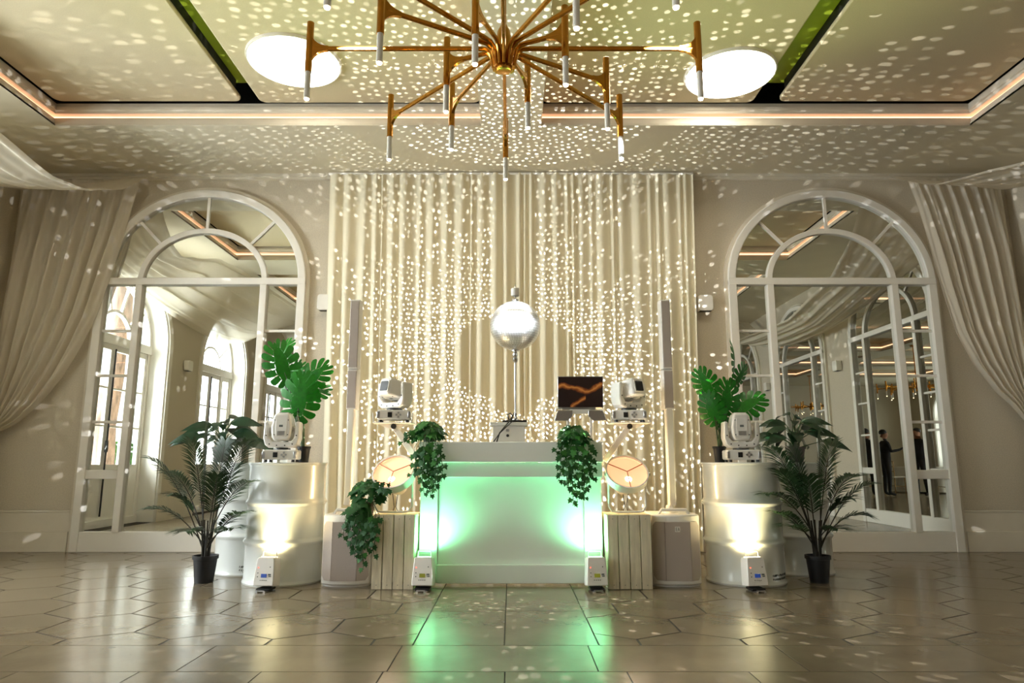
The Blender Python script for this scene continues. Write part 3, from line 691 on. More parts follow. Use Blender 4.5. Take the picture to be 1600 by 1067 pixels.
# ------------------------------------------------------------------ moving head lights
def moving_head(name, label, loc, rz, pan, tilt, group=None):
    t = thing(name, label, 'stage light', loc, rz, group)
    base = MB().prism(rrect(-.125, .125, .018, .092, .015), -.085, .085).build('base', 'plastic', t, .006)
    MB().bb(-.045, -.012, -.0885, -.085, .036, .074).build('display', 'black', base)
    for k, (x, z) in enumerate(((.02, .055), (.05, .055), (.035, .07), (.035, .04))): MB().lathe([(.008, 0), (.008, .004)], 10, (x, -.085, z), M.Rotation(pi/2, 3, 'X')).build('button', 'silver', base)
    for sx in (-1, 1):
        MB().bb(min(sx*.126, sx*.104), max(sx*.126, sx*.104), -.089, -.07, .03, .08).build('corner_guard', 'silver', base, .003)
        for sy in (-1, 1): MB().lathe([(.014, 0), (.012, .018)], 10, (sx*.1, sy*.065, 0)).build('foot', 'black', t)
    MB().lathe([(.06, .092), (.06, .104)], 24).build('turntable', 'black', t)
    yk = bpy.data.objects.new('yoke_pivot', None)
    rot = (0, 0, pan)
    out = [(-.13, .36), (-.135, .2), (-.12, .135), (-.09, .108), (.09, .108), (.12, .135), (.135, .2), (.13, .36), (.10, .36), (.097, .21), (.07, .165), (-.07, .165), (-.097, .21), (-.10, .36)]
    out = [(x, z*.78+.024) for x, z in out]
    y = MB().prism(out, -.055, .055).build('yoke', 'plastic', t, .010, rot=rot)
    for x, z in ((-.085, .135), (.085, .135), (-.03, .125), (.03, .125), (-.112, .2), (.112, .2)): MB().lathe([(.005, 0), (.005, .003)], 8, (x, -.055, z), M.Rotation(pi/2, 3, 'X')).build('screw', 'black', y)
    hz = .245
    # head: a tapered body along local z, turned by the tilt about the yoke's x axis
    prof = [(-.055, -.085), (-.072, -.05), (-.078, .02), (-.062, .10), (-.05, .122), (.05, .122), (.062, .10), (.078, .02), (.072, -.05), (.055, -.085)]
    h = MB().prism(prof, -.068, .068).build('head', 'plastic', t, .016, rot=(tilt, 0, pan), loc=(0, 0, hz), seg=3)
    MB().prism(rrect(-.045, .045, -.045, .045, .012), .121, .128, 'z').build('lens_ring', 'plastic', h, .002)
    MB().prism(rrect(-.036, .036, -.038, .038, .008), .1285, .131, 'z').build('lens', 'black', h)
    MB().prism(rrect(-.042, .042, -.055, .085, .012), -.0705, -.066).build('cover_plate', 'plastic', h, .003)
    for k in range(7): MB().bb(-.026+k*.008, -.022+k*.008, -.0725, -.0705, -.045, -.012).build('vent', 'silver', h)
    MB().bb(-.016, .012, -.0715, -.0705, .018, .034).build('nameplate', 'ink', h)
    for sx in (-1, 1):
        for z in (-.04, .07): MB().lathe([(.004, 0), (.004, .003)], 8, (sx*.05, -.068, z), M.Rotation(pi/2, 3, 'X')).build('screw', 'black', h)
        MB().lathe([(.03, 0), (.03, .02)], 16, (sx*.085-.01, 0, 0), M.Rotation(pi/2, 3, 'Y')).build('tilt_hub', 'plastic', h)
    if tilt == 0: lamp('head_beam', 'SPOT', t, (0, -.03, hz+.16), 70, (.74, 1, .28), (0, -.42, 1), .03, 76, 1)
    return t
# ------------------------------------------------------------------ drums
def drum(label, loc, rz, text=True):
    t = thing('steel_drum', label, 'drum', loc, rz); r = .283; H = EYE
    p = [(r-.02, .0), (r+.006, .0), (r+.010, .012), (r+.004, .026), (r, .034)]
    for zc in (.30, .585):
        p += [(r, zc-.03), (r+.004, zc-.022), (r+.015, zc-.006), (r+.016, zc), (r+.015, zc+.006), (r+.004, zc+.022), (r, zc+.03)]
    for zc in (.345, .54):
        pass
    p += [(r, H-.034), (r+.003, H-.022), (r+.002, H-.018)]
    MB().lathe(p, 96).build('shell', 'drum', t)
    MB().lathe([(r-.012, H-.020), (r+.008, H-.018), (r+.011, H-.008), (r+.008, H), (r-.006, H), (r-.012, H-.012), (.02, H-.012)], 96).build('rim', 'drum', t)
    MB().lathe([(.03, H-.012), (.03, H-.003), (.02, H-.003)], 16, (.15, .1, 0)).build('bung', 'drum', t)
    if text:                                          # two short lines of small print near the foot
        rg2 = random.Random(4); pr = bpy.data.objects.new
        for row in range(2):
            mb = MB(); ang = .0
            for k in range(20):
                wd = rg2.choice((.018, .024, .03)); a = -1.38+ang
                for part in range(2):
                    z0 = .075-row*.026; a2 = a+part*wd*.55
                    mb.box(((r+.0015)*cos(a2), (r+.0015)*sin(a2), z0+rg2.uniform(-.003, .003)), (.001, .0035, .013), M.Rotation(a2, 3, 'Z'))
                mb.box(((r+.0015)*cos(a+wd*.27), (r+.0015)*sin(a+wd*.27), .075-row*.026+rg2.choice((-.005, 0, .005))), (.001, .006, .003), M.Rotation(a+wd*.27, 3, 'Z'))
                ang += wd*1.25+(.02 if rg2.random() < .2 else 0)
            mb.build('print_line', 'ink', t)
    return t
DL, DR = V((-1.735, 5.40, 0)), V((1.77, 5.40, 0))
drum('glossy white steel drum carrying a stage light and the leafier bright monstera', DL, R(-120))
drum('glossy white steel drum carrying a stage light and the upright dark monstera', DR, R(12))
RL, RR = V((-2.15, 5.86, 0)), V((2.34, 5.86, 0))
drum('white steel drum behind the palm by the daylight mirror', RL, R(-8))
drum('white steel drum behind the palm by the dim mirror', RR, R(60), False)
p = at_y(442, 722, 5.30); q = at_y(1157, 722, 5.30)
moving_head('moving_head_light', 'white moving head light standing on the drum with the brighter monstera', (p.x, 5.27, EYE+.002), R(4), 0, 0, 'moving head lights')
moving_head('moving_head_light', 'white moving head light standing on the drum with the darker monstera', (q.x, 5.27, EYE+.002), R(-4), 0, 0, 'moving head lights')
# slanting arms clamped to the booth with a tray each
def light_arm(s, xb, label):
    top = at_y(xb, 659, 5.26); sx = top.x-(-.008); x_side = -.008+s*.70
    t = thing('light_arm', label, 'bracket arm', (x_side, 5.30, .92))
    rel = V((top.x-x_side, top.y-5.30, top.z-.92-.035))
    MB().box((-s*.008, 0, 0), (.016, .10, .12)).build('clamp', 'plastic', t, .003)
    d = rel-V((s*.012, 0, -.03))
    MB().box((rel+V((s*.012, 0, -.03)))/2, (.045, .022, d.length), M.Rotation(math.atan2(d.x, d.z), 3, 'Y')).build('arm', 'plastic', t, .004)
    MB().lathe([(.02, -.03), (.02, .03)], 14, rel, M.Rotation(pi/2, 3, 'X')).build('pivot', 'black', t)
    MB().prism([(-.148, .02), (.148, .02), (.148, .028), (.06, .028), (-.06, .028), (-.148, .028)], -.09, .09).build('tray', 'plastic', t, .002, loc=rel)
    for a in (-1, 1):
        MB().tube([(a*.142, -.08, .026), (a*.146, -.08, .05), (a*.15, -.08, .10)], .004, 6).build('side_wire', 'plastic', t, loc=rel)
        MB().prism([(a*.01, -.012), (a*.03, -.02), (a*.125, .018), (a*.01, .018)], -.01, .01).build('gusset', 'plastic', t, loc=rel)
    return V((x_side, 5.30, .92))+rel+V((0, 0, .0285))
a1 = light_arm(-1, 616, 'slanting white bracket arm on the booth side by the daylight mirror, holding a stage light')
a2 = light_arm(1, 983, 'slanting white bracket arm on the booth side by the laptop, holding a stage light')
moving_head('moving_head_light', 'white moving head light on the bracket arm above the ivy-topped subwoofer', a1, R(6), R(-38), R(78), 'moving head lights')
moving_head('moving_head_light', 'white moving head light on the bracket arm beside the laptop', a2, R(-6), R(38), R(78), 'moving head lights')

# ------------------------------------------------------------------ column speakers with subwoofers
def speaker(s, xp, label, label2, xc):
    fx = at_y(xp, 918, 5.11).x
    t = thing('subwoofer', label, 'speaker', (fx, 5.11, 0), 0, 'white subwoofers')
    hw = .178; pl = [(-hw, .06), (-.09, 0), (.09, 0), (hw, .06), (hw, .42), (-hw, .42)]
    MB().prism(pl, .012, .505, 'z').build('cabinet', 'plastic', t, .012)
    MB().prism([(x*.93, y*.9+.02) for x, y in pl], 0, .012, 'z').build('foot_frame', 'plastic', t)
    def gr(x0, y0, x1, y1, z0, z1, cut):
        a, b_ = V((x0, y0, 0)), V((x1, y1, 0)); d = b_-a; nrm = V((d.y, -d.x, 0)).normalized(); o = nrm*.006
        pts = [(0+cut[0], z0), (1-cut[1], z0), (1, z0+.03*(cut[1] > 0)), (1, z1-.03*(cut[1] > 0)), (1-cut[1], z1), (cut[0], z1), (0, z1-.03*(cut[0] > 0)), (0, z0+.03*(cut[0] > 0))]
        vs = [a+d*u+V((0, 0, z))+o for u, z in pts]; vs2 = [a+d*u+V((0, 0, z))-o*.3 for u, z in pts]; n = 8
        return MB().add(vs+vs2, [tuple(range(n)), tuple(range(2*n-1, n-1, -1))]+[(i, (i+1) % n, n+(i+1) % n, n+i) for i in range(n)])
    gr(-.09, 0, .09, 0, .045, .455, (0, 0)).build('front_grille', 'grille', t)
    gr(-hw+.012, .055, -.09, 0, .045, .455, (.25, 0)).build('front_grille', 'grille', t)
    gr(.09, 0, hw-.012, .055, .045, .455, (0, .25)).build('front_grille', 'grille', t)
    # square maker's mark: two bars and a chevron
    lg = MB().bb(-.018, .018, -.011, -.008, .385, .423).build('emblem', 'plastic', t)
    MB().bb(-.012, -.004, -.0125, -.011, .392, .395).bb(-.012, -.004, -.0125, -.011, .402, .405).bb(-.012, -.004, -.0125, -.011, .412, .415).bb(-.013, -.011, -.0125, -.011, .392, .415).box((.005, -.0117, .404), (.003, .0015, .024), M.Rotation(.25, 3, 'Y')).box((.010, -.0117, .404), (.003, .0015, .024), M.Rotation(-.25, 3, 'Y')).build('emblem_strokes', 'ink', lg)
    MB().tube([(-.11, .10, .505), (-.09, .09, .535), (.09, .09, .535), (.11, .10, .505)], .013, 8).build('handle', 'plastic', t)
    MB().lathe([(.06, .505), (.055, .515), (.03, .525), (.026, .56)], 24, (0, .22, 0)).build('pole_socket', 'plastic', t)
    base = at_y(xc, 640, 5.33); top = at_y(xc, 469, 5.33)
    k = thing('column_speaker', label2, 'speaker', (base.x, 5.33, .56), 0, 'column speakers')
    z0, z1 = base.z-.56, top.z-.56; zm = z0+(z1-z0)*.36
    MB().prism(rrect(-.028, .028, -.02, .05, .012), 0, z0, 'z').build('pole', 'plastic', k)
    for a, c, nm in ((z0, zm-.003, 'lower_module'), (zm+.003, z1, 'upper_module')):
        mo = MB().prism([(-.043, .02), (-.036, -.02), (.036, -.02), (.043, .02), (.043, .07), (-.043, .07)], a, c, 'z').build(nm, 'plastic', k, .003)
        MB().prism([(-.035, -.0205), (-.031, -.026), (.031, -.026), (.035, -.0205)], a+.012, c-.012, 'z').build('front_grille', 'grille', mo)
speaker(-1, 536, 'white subwoofer with brown speckled grille, half hidden by trailing ivy', 'slim white column speaker on a pole above the ivy-covered subwoofer', 549)
speaker(1, 1062, 'white subwoofer with brown speckled grille beside a wooden crate without ivy', 'slim white column speaker on a pole above the uncovered subwoofer', 1045)

# ------------------------------------------------------------------ wooden crates
def crate(x0, x1, label):
    c = at_y((x0+x1)/2, 921, 5.03); wd = (at_y(x1, 921, 5.03).x-at_y(x0, 921, 5.03).x); H = .512; D = .31
    t = thing('wooden_crate', label, 'crate', (c.x, 5.03, 0)); pw = wd/4-.006; rg = random.Random(int(x0))
    for k in range(4):
        x = -wd/2+wd/4*(k+.5)
        MB().box((x, .008, H/2), (pw, .014, H-rg.uniform(0, .006)), M.Rotation(rg.uniform(-.004, .004), 3, 'Y')).build('plank', 'wood', t, .002)
        MB().box((x, D-.008, H/2), (pw, .014, H-.004)).build('plank', 'wood', t, .002)
    for s in (-1, 1):
        for z in (.012, H-.012): MB().box((s*(wd/2-.008), D/2, z), (.016, D-.034, .02)).build('batten', 'wood', t)
        for k in range(3): MB().box((s*(wd/2-.007), .06+k*.095, H/2), (.012, .085, H-.03)).build('side_plank', 'wood', t, .002)
    MB().bb(-wd/2+.016, wd/2-.016, .02, D-.02, H-.018, H-.004).build('top_board', 'wood', t)
    for k in range(4):
        for z in (.03, H-.03): MB().lathe([(.003, 0), (.003, .002)], 6, (-wd/2+wd/4*(k+.5), .001, z), M.Rotation(pi/2, 3, 'X')).build('nail', 'ink', t)
    return V((c.x, 5.03, H))
c1 = crate(579, 646, 'whitewashed wooden crate under the scoop lamp, beside trailing ivy')
c2 = crate(951, 1021, 'whitewashed wooden crate under the scoop lamp, beside the uncovered subwoofer')

# ------------------------------------------------------------------ scoop lamps
def emit_mat(name, c, e, col2):
    return mat(name, c, .5, emit=e, ecol=col2)
MT['lens'] = emit_mat('warm_lens', (255, 214, 184), .75, (255, 190, 140))
MT['lens'].cycles.emission_sampling = 'NONE'
MT['hot'] = emit_mat('warm_hot', (255, 240, 220), 9, (255, 232, 200))
MT['hot'].cycles.emission_sampling = 'NONE'
def scoop(px, py, crate_top, ry, label, xoff):
    Y = crate_top.y+.13; hub = at_y(px, py, Y)
    t = thing('scoop_lamp', label, 'lamp', (hub.x+xoff, Y, crate_top.z+.001)); hz = hub.z-crate_top.z
    w_ = .135
    MB().tube([(-w_, 0, hz-.02), (-w_, 0, .05), (-w_+.02, 0, .015), (-w_+.05, 0, .009), (w_-.05, 0, .009), (w_-.02, 0, .015), (w_, 0, .05), (w_, 0, hz-.02)], .0085, 10).build('yoke', 'plastic', t, smooth=60)
    R_ = M.Rotation(ry, 3, 'Z') @ M.Rotation(R(90-42), 3, 'X')      # local z of the head points at the room, tilted up
    h = MB().lathe([(.035, -.17), (.06, -.165), (.075, -.13), (.09, -.10), (.150, -.035), (.158, -.03), (.158, .03), (.154, .032), (.152, -.028), (.14, -.03)], 56, caps=False).build('housing', 'plastic', t)
    h.rotation_euler = R_.to_euler(); h.location = (-xoff, 0, hz)
    MB().lathe([(.0, -.168), (.036, -.17)], 24, caps=False).build('back_cap', 'plastic', h)
    MB().lathe([(.152, .012), (.10, .016), (.05, .018), (.0, .018)], 56, caps=False).build('diffuser', 'lens', h)
    MB().lathe([(.0, .0195), (.022, .0195), (.024, .018)], 28, (.0, -.062, .001), caps=False).build('hot_spot', 'hot', h)
    MB().lathe([(.149, .024), (.160, .024), (.160, .035), (.149, .035), (.149, .024)], 56, caps=False).build('front_ring', 'plastic', h)
    for k in range(3):
        a = pi/2*3+2*pi*k/3; MB().tube([(0, 0, .03), (.152*cos(a), .152*sin(a), .03)], .004, 8).build('guard_spoke', 'brass_soft', h)
    for s in (-1, 1): MB().lathe([(.014, -.012), (.014, .012)], 12, (s*.162, 0, 0), M.Rotation(pi/2, 3, 'Y')).build('pivot_knob', 'silver', h)
    for s in (-1, 1): MB().tube([(s*.012, .06, hz-.12), (s*.02, .07, hz*.5), (s*.006, .08, .04), (s*.02, .1, .004)], .003, 6).build('flex', 'cable', t, smooth=60)
    lamp('scoop_glow', 'SPOT', t, (-xoff, -.07, hz+.065), 18, (1, .80, .58), (0, -1, .9), .1, 150, 1)
    lamp('scoop_spill', 'POINT', t, (-xoff, .17, hz-.02), 12, (1, .68, .32), None, .06)
MT['brass_soft'] = mat('guard_paint', (200, 150, 118), .5, var=.05, scale=10)
scoop(616, 741, c1, R(-10), 'round scoop lamp with three-spoke guard on the crate by trailing ivy', .0)
scoop(979, 741, c2, R(4), 'round scoop lamp with three-spoke guard on the crate beside the uncovered subwoofer', .0)

# ------------------------------------------------------------------ uplighters
def uplighter(px, Y, rz, color, energy, label, disp, angle=70):
    p = at_y(px, 924, Y)
    t = thing('uplighter', label, 'uplight', (p.x, Y, 0), rz, 'battery uplighters'); tl = M.Rotation(R(-8), 3, 'X')
    hw = .068
    body = MB().prism([(-hw-.006, .02), (hw+.006, .02), (hw+.006, .05), (hw-.004, .195), (hw-.012, .21), (-hw+.012, .21), (-hw+.004, .195), (-hw-.006, .05)], -.055, .055).build('body', 'plastic', t, .006, rot=(R(-8), 0, 0), loc=(0, 0, .012))
    MB().bb(-.02, .02, -.058, -.055, .075, .10).build('display', disp, body)
    for k in range(4): MB().bb(-.025+k*.014, -.019+k*.014, -.0575, -.055, .055, .06).build('button', 'black', body)
    MB().bb(.03, .05, -.0575, -.055, .09, .10).bb(.034, .052, -.0575, -.055, .08, .087).build('mark', 'ink', body)
    for x, z, m in ((-.045, .14, 'redled'), (.04, .145, 'black'), (-.045, .105, 'black'), (-.045, .08, 'black')): MB().lathe([(.0035, 0), (.0035, .003)], 10, (x, -.055, z), M.Rotation(pi/2, 3, 'X')).build('indicator', m, body)
    MB().tube([(-.048, 0, .205), (-.048, 0, .245), (-.04, 0, .255), (.04, 0, .255), (.048, 0, .245), (.048, 0, .205)], .0045, 8).build('handle', 'plastic', body, smooth=60)
    MB().prism(rrect(-.045, .045, -.042, .042, .01), .2105, .215, 'z').build('lens', mat('uplight_lens', tuple(int(80+170*c) for c in color), .3, emit=8, ecol=tuple(int(120+135*c) for c in color)), body)
    body.children[-1].data.materials[0].cycles.emission_sampling = 'NONE'
    MB().bb(-.05, .05, -.05, .05, .006, .022).build('foot', 'black', t, .003)
    MB().bb(-.035, -.02, -.085, .02, 0, .008).bb(.02, .035, -.085, .02, 0, .008).box((0, -.08, .012), (.06, .012, .008)).build('tilt_bracket', 'silver', t)
    d = tl @ V((0, 0, 1)); d = V((0, -d.y, d.z)) if d.y < 0 else d
    lamp('uplight_beam', 'SPOT', t, (0, .085, .250), energy, color, (0, .10, 1), .045, angle, 1)
uplighter(661, 5.0, R(-4), (.22, 1, .45), 26, 'white battery uplighter glowing green at the booth side by the ivy-topped crate', 'screen2', 172)
uplighter(932, 5.0, R(4), (.22, 1, .45), 26, 'white battery uplighter glowing green at the booth side below the laptop', 'screen2', 172)
uplighter(415, 4.99, R(-6), (1, .85, .44), 24, 'white battery uplighter glowing warm against the drum by the daylight mirror', 'screen', 165)
uplighter(1181, 4.99, R(6), (1, .85, .44), 24, 'white battery uplighter glowing warm against the drum by the dim mirror', 'screen', 165)
# ------------------------------------------------------------------ chandeliers
ARMS = [(.95, 90+45*k) for k in range(8)]+[(.62, 29+90*k) for k in range(4)]+[(.315, 67+90*k) for k in range(4)]
def arm_mesh(r):
    me = MB(); zj = .27                                      # joint height above the tips
    L = r-.008
    pts = [(.045, .165), (.05, .20), (.062, .245), (.09, .268), (.13, zj)]
    if r > .4: pts += [(r*.5, zj), (L-.10, zj)]
    pts += [(max(L-.09, .14), zj)]
    me.tube([(a, 0, z) for a, z in pts]+[(L-.02, 0, zj)], .0135, 8, flat=.75)
    n = 7                                                    # the web that spreads into the upright
    up = [(L-.085+.085*math.sin(pi/2*i/n), zj+.012+.075*(1-math.cos(pi/2*i/n))) for i in range(n+1)]
    dn = [(L-.085+.085*math.sin(pi/2*i/n), zj-.012-.075*(1-math.cos(pi/2*i/n))) for i in range(n+1)]
    me.band(up, dn, -.008, .008)
    return me
def chandelier(label, loc, rz=0):
    t = thing('chandelier', label, 'chandelier', loc, rz, 'brass chandeliers')
    MB().lathe([(.03, .150), (.036, .152), (.04, .162), (.04, .17), (.028, .18)], 28).build('hub_cap', 'brass', t)
    MB().lathe([(.03, .168), (.034, .24), (.04, .30), (.032, .36), (.014, .40)], 24).build('hub', 'brass', t)
    MB().tube([(0, 0, .38), (0, 0, 1.385)], .012, 12).build('drop_rod', 'brass', t)
    MB().lathe([(.07, 1.37), (.07, 1.395), (.06, 1.399)], 28).build('ceiling_rose', 'brass', t)
    return t
amesh = {}; tips = []
up_m = MB().tube([(0, 0, .145), (0, 0, .41)], .0175, 10).mesh('upright', 'brass')
tube_m = MB().tube([(0, 0, .006), (0, 0, .146)], .0145, 12).mesh('candle_tube', 'white')
bulb_m = MB().lathe([(.004, -.002), (.011, 0), (.0115, .008), (.006, .010)], 12).mesh('bulb', 'bulb')
for r in (.95, .62, .315): amesh[r] = arm_mesh(r).mesh('arm', 'brass')
labs = ['brass chandelier of straight arms with white candle tubes hanging before the booth',
        'brass chandelier hanging above the standing people, seen reflected in the dim mirror',
        'farthest brass chandelier, small in the dim mirror reflection']
for lb, yy, rz in zip(labs, (3.036, -4.05, -10.6), (0, .2, .1)):
    c = chandelier(lb, (-.04, yy, 2.6), rz)
    for r, a in ARMS:
        a = R(a); ar = link('arm', amesh[r], c, rot=(0, 0, a))
        link('upright', up_m, ar, loc=(r-.0, 0, 0)); link('candle_tube', tube_m, ar, loc=(r, 0, 0)); link('bulb', bulb_m, ar, loc=(r, 0, 0))

# ------------------------------------------------------------------ plants
def leaf_grid(out_l, out_r, bend, fold, n=6):
    pass
def monstera_leaf(seed):
    rg = random.Random(seed); mb = MB(); K = 7               # midrib along y from 0; split lobes on both sides
    def fin(x, y): return (x, y, .10*abs(x)-.55*x*x-.28*max(0, y-.25)**2)
    for sg in (-1, 1):
        angs = [158-(158-10)*(k/K)**.9 for k in range(K+1)]; bs = [.0+.78*(k/K)**1.15 for k in range(K+1)]
        lens = [.34+.16*sin(pi*(k/K)**.75*.92)+rg.uniform(-.02, .02) for k in range(K+1)]; lens[-1] = .26
        def pt(k, f):
            i = min(K-1, int(k)); t = k-i; a = R(angs[i]+(angs[i+1]-angs[i])*t); b = bs[i]+(bs[i+1]-bs[i])*t; L = (lens[i]+(lens[i+1]-lens[i])*t)*f
            bend = .10*f*f
            return fin(sg*(sin(a)*L), b+cos(a)*L+bend*.6)
        for k in range(K):
            cut = rg.uniform(.30, .44); g = .09
            A = [pt(k, 0), pt(k+1, 0), pt(k+1, cut), pt(k, cut)]
            mb.add(A, [(0, 1, 2, 3)])
            rows = [(cut, .0), (cut+.06, g*.8), (.72, g*.9), (.92, g*1.5), (1.02, g*3.2)]
            vs = [];
            for f, ins in rows: vs += [pt(k+ins, f), pt(k+.5, f*1.02), pt(k+1-ins, f)]
            mb.add(vs, [q for r in range(4) for q in ((3*r, 3*r+1, 3*r+4, 3*r+3), (3*r+1, 3*r+2, 3*r+5, 3*r+4))])
    tipv = [fin(0, .78), fin(.05, .95), fin(0, 1.06), fin(-.05, .95)]; mb.add(tipv, [(0, 1, 2, 3)])
    return mb
mleaf = [monstera_leaf(k).mesh('leaf', 'monst', 60, fix=False) for k in range(3)]
for me in mleaf:
    bm = bmesh.new(); bm.from_mesh(me); bmesh.ops.remove_doubles(bm, verts=bm.verts, dist=.002); bmesh.ops.recalc_face_normals(bm, faces=bm.faces); bm.to_mesh(me); bm.free(); me.set_sharp_from_angle(angle=R(180))
def orient(dirv, nrm):                                       # local y along dirv, local z towards nrm
    y = V(dirv).normalized(); z = V(nrm); z = (z-y*z.dot(y)).normalized(); x = y.cross(z); return M((x, y, z)).transposed()
def pot(t, r0, r1, h, m, rim=True):
    MB().lathe([(r0, 0), (r1, h*.86), (r1*1.10, h*.87), (r1*1.10, h), (r1*.98, h), (r1*.95, h*.88), (.0, h*.88)], 32, caps=True).build('pot', m, t)
    MB().lathe([(0, h*.89), (r1*.94, h*.885)], 24, caps=False).build('soil', 'soil', t)
def monstera(label, loc, Y, leaves):
    t = thing('monstera_plant', label, 'plant', loc); pot(t, .038, .048, .125, 'pot')
    base = V(loc)
    for k, (px, py, size, dx, dz, nx, ny, nz, dY) in enumerate(leaves):
        c = at_y(px, py, Y+dY)-base; d = V((dx, -.15, dz)).normalized(); nn = V((nx, ny, nz))
        rot = orient(d, nn); size *= .86; stem_end = c-d*size*.40
        lf = link('leaf', mleaf[k % 3], t, loc=stem_end); lf.rotation_euler = rot.to_euler(); lf.scale = (size, size, size)
        s0 = V((random.uniform(-.015, .015), random.uniform(-.015, .015), .11)); mid = s0.lerp(stem_end, .55)+V((0, 0, .04))
        MB().tube([s0, s0.lerp(mid, .5)+V((0, 0, .02)), mid, mid.lerp(stem_end, .6), stem_end, stem_end+d*size*.15], [.006, .0055, .005, .0045, .004, .003], 8).build('stem', 'stem', t)
pl = at_y(474, 720, 5.46); pr = at_y(1125, 722, 5.44)
monstera('monstera with broad bright green split leaves in a black pot on a drum', (pl.x, 5.46, EYE), 5.46,
  [(440, 568, .34, -.35, 1, .25, -1, .25, -.05), (468, 622, .36, .1, .9, .1, -1, .35, -.12), (487, 590, .30, .7, .6, .3, -1, .3, .0),
   (456, 590, .26, .4, .9, -.2, -1, .5, .05), (440, 552, .24, .5, 1, -.6, -1, .2, .08), (484, 612, .28, .8, .1, .1, -1, .6, .05)])
monstera('monstera with upright darker split leaves in a black pot on a drum', (pr.x, 5.44, EYE), 5.44,
  [(1103, 600, .24, -.55, 1, -.5, -1, .2, .02), (1136, 622, .27, .1, .9, .1, -1, .5, -.05), (1167, 632, .29, .9, .45, .1, -1, .6, -.02),
   (1148, 560, .26, .05, 1, 1, -.42, .15, .03), (1112, 640, .25, -.3, .8, -.6, -1, .4, -.06), (1157, 588, .20, .6, .9, .8, -.7, .3, .05), (1128, 648, .22, .1, 1, .5, -1, .4, .04)])
def oval_leaf(name, m, L=1, wd=.28, curve=.35, n=6):
    mb = MB(); vs = []; fs = []
    for i in range(n+1):
        s = i/n; w_ = wd*sin(pi*min(1, s*.98+.02)**.72)*(1-.15*s); z = -curve*s*s
        vs += [(-w_, s*L, z+.10*w_), (0, s*L, z-.02), (w_, s*L, z+.10*w_)]
    for i in range(n): fs += [(3*i, 3*i+1, 3*i+4, 3*i+3), (3*i+1, 3*i+2, 3*i+5, 3*i+4)]
    return mb.add(vs, fs).mesh(name, m, 60, fix=False)
dl = oval_leaf('leaf', 'dleaf', 1, .24, .42)
def leafy(label, loc, Y, seed, nleaf=24, spread=.19, hh=.24):
    t = thing('leafy_plant', label, 'plant', loc); pot(t, .055, .075, .13, 'gpot'); rg = random.Random(seed)
    for k in range(nleaf):
        a = 2*pi*k/nleaf*2.4+rg.uniform(-.3, .3); f = (k+1)/nleaf
        rr = spread*(1.05-.75*f)*rg.uniform(.7, 1.1); z = .17+hh*f*rg.uniform(.75, 1.05)
        p = V((rr*cos(a), rr*sin(a)*.9, z)); d = V((cos(a), sin(a), .25+.3*f)).normalized(); size = rg.uniform(.17, .25)
        lf = link('leaf', dl, t, loc=p); lf.rotation_euler = orient(d+V((0, -.3, -.35)), (d.x*.4, -1, .75)).to_euler(); lf.scale = (size, size, size)
        MB().tube([(rg.uniform(-.02, .02), rg.uniform(-.02, .02), .11), (p.x*.4, p.y*.4, z*.8), tuple(p), tuple(p+d*.03)], [.005, .004, .003, .002], 6).build('stem', 'stem', t)
q1 = at_y(347, 722, 5.86); q2 = at_y(1243, 722, 5.86)
leafy('dark leafy houseplant in a grey pot on the rear drum by the daylight mirror', (q1.x, 5.84, EYE), 5.86, 5, 26, .20, .22)
leafy('dark leafy houseplant in a grey pot on the rear drum by the dim mirror', (q2.x, 5.84, EYE), 5.86, 8, 26, .20, .24)

def frond(p0, p1, droop, nl, ll, rg):
    p0, p1 = V(p0), V(p1); mb = MB(); st = MB(); pts = []
    for i in range(17):
        s = i/16; p = p0.lerp(p1, s); p.z += droop*4*s*(1-s)*.5+droop*.55*s-droop*.55*s*s*1.0; pts.append(p)
    st.tube(pts, [.0055-.0042*i/16 for i in range(17)], 5)
    dirv = (p1-p0); hz = V((dirv.x, dirv.y, 0)); hz = hz.normalized() if hz.length > 1e-4 else V((1, 0, 0)); side = V((-hz.y, hz.x, 0))
    for k in range(nl):
        s = .36+.64*k/(nl-1); f = s*16; i = min(15, int(f)); p = pts[i].lerp(pts[i+1], f-i); tan = (pts[i+1]-pts[i]).normalized()
        Lk = ll*(.55+.55*sin(pi*min(1, (s-.30)/.78)))*(1 if s < .9 else .75)
        for sg in (-1, 1):
            d = (side*sg*.85+tan*(.62+.5*(s-.3))+V((0, 0, .22-.25*rg.random()))).normalized(); e = p+d*Lk+V((0, 0, -.16*Lk)); m_ = p+d*Lk*.5+V((0, 0, .02*Lk))
            wv = (tan-d*tan.dot(d)).normalized()*.0058
            k0 = len(mb.v); mb.v += [tuple(p-wv*.4), tuple(p+wv*.4), tuple(m_-wv), tuple(m_+wv), tuple(e)]; mb.f += [(k0, k0+1, k0+3, k0+2), (k0+2, k0+3, k0+4)]
    return st, mb
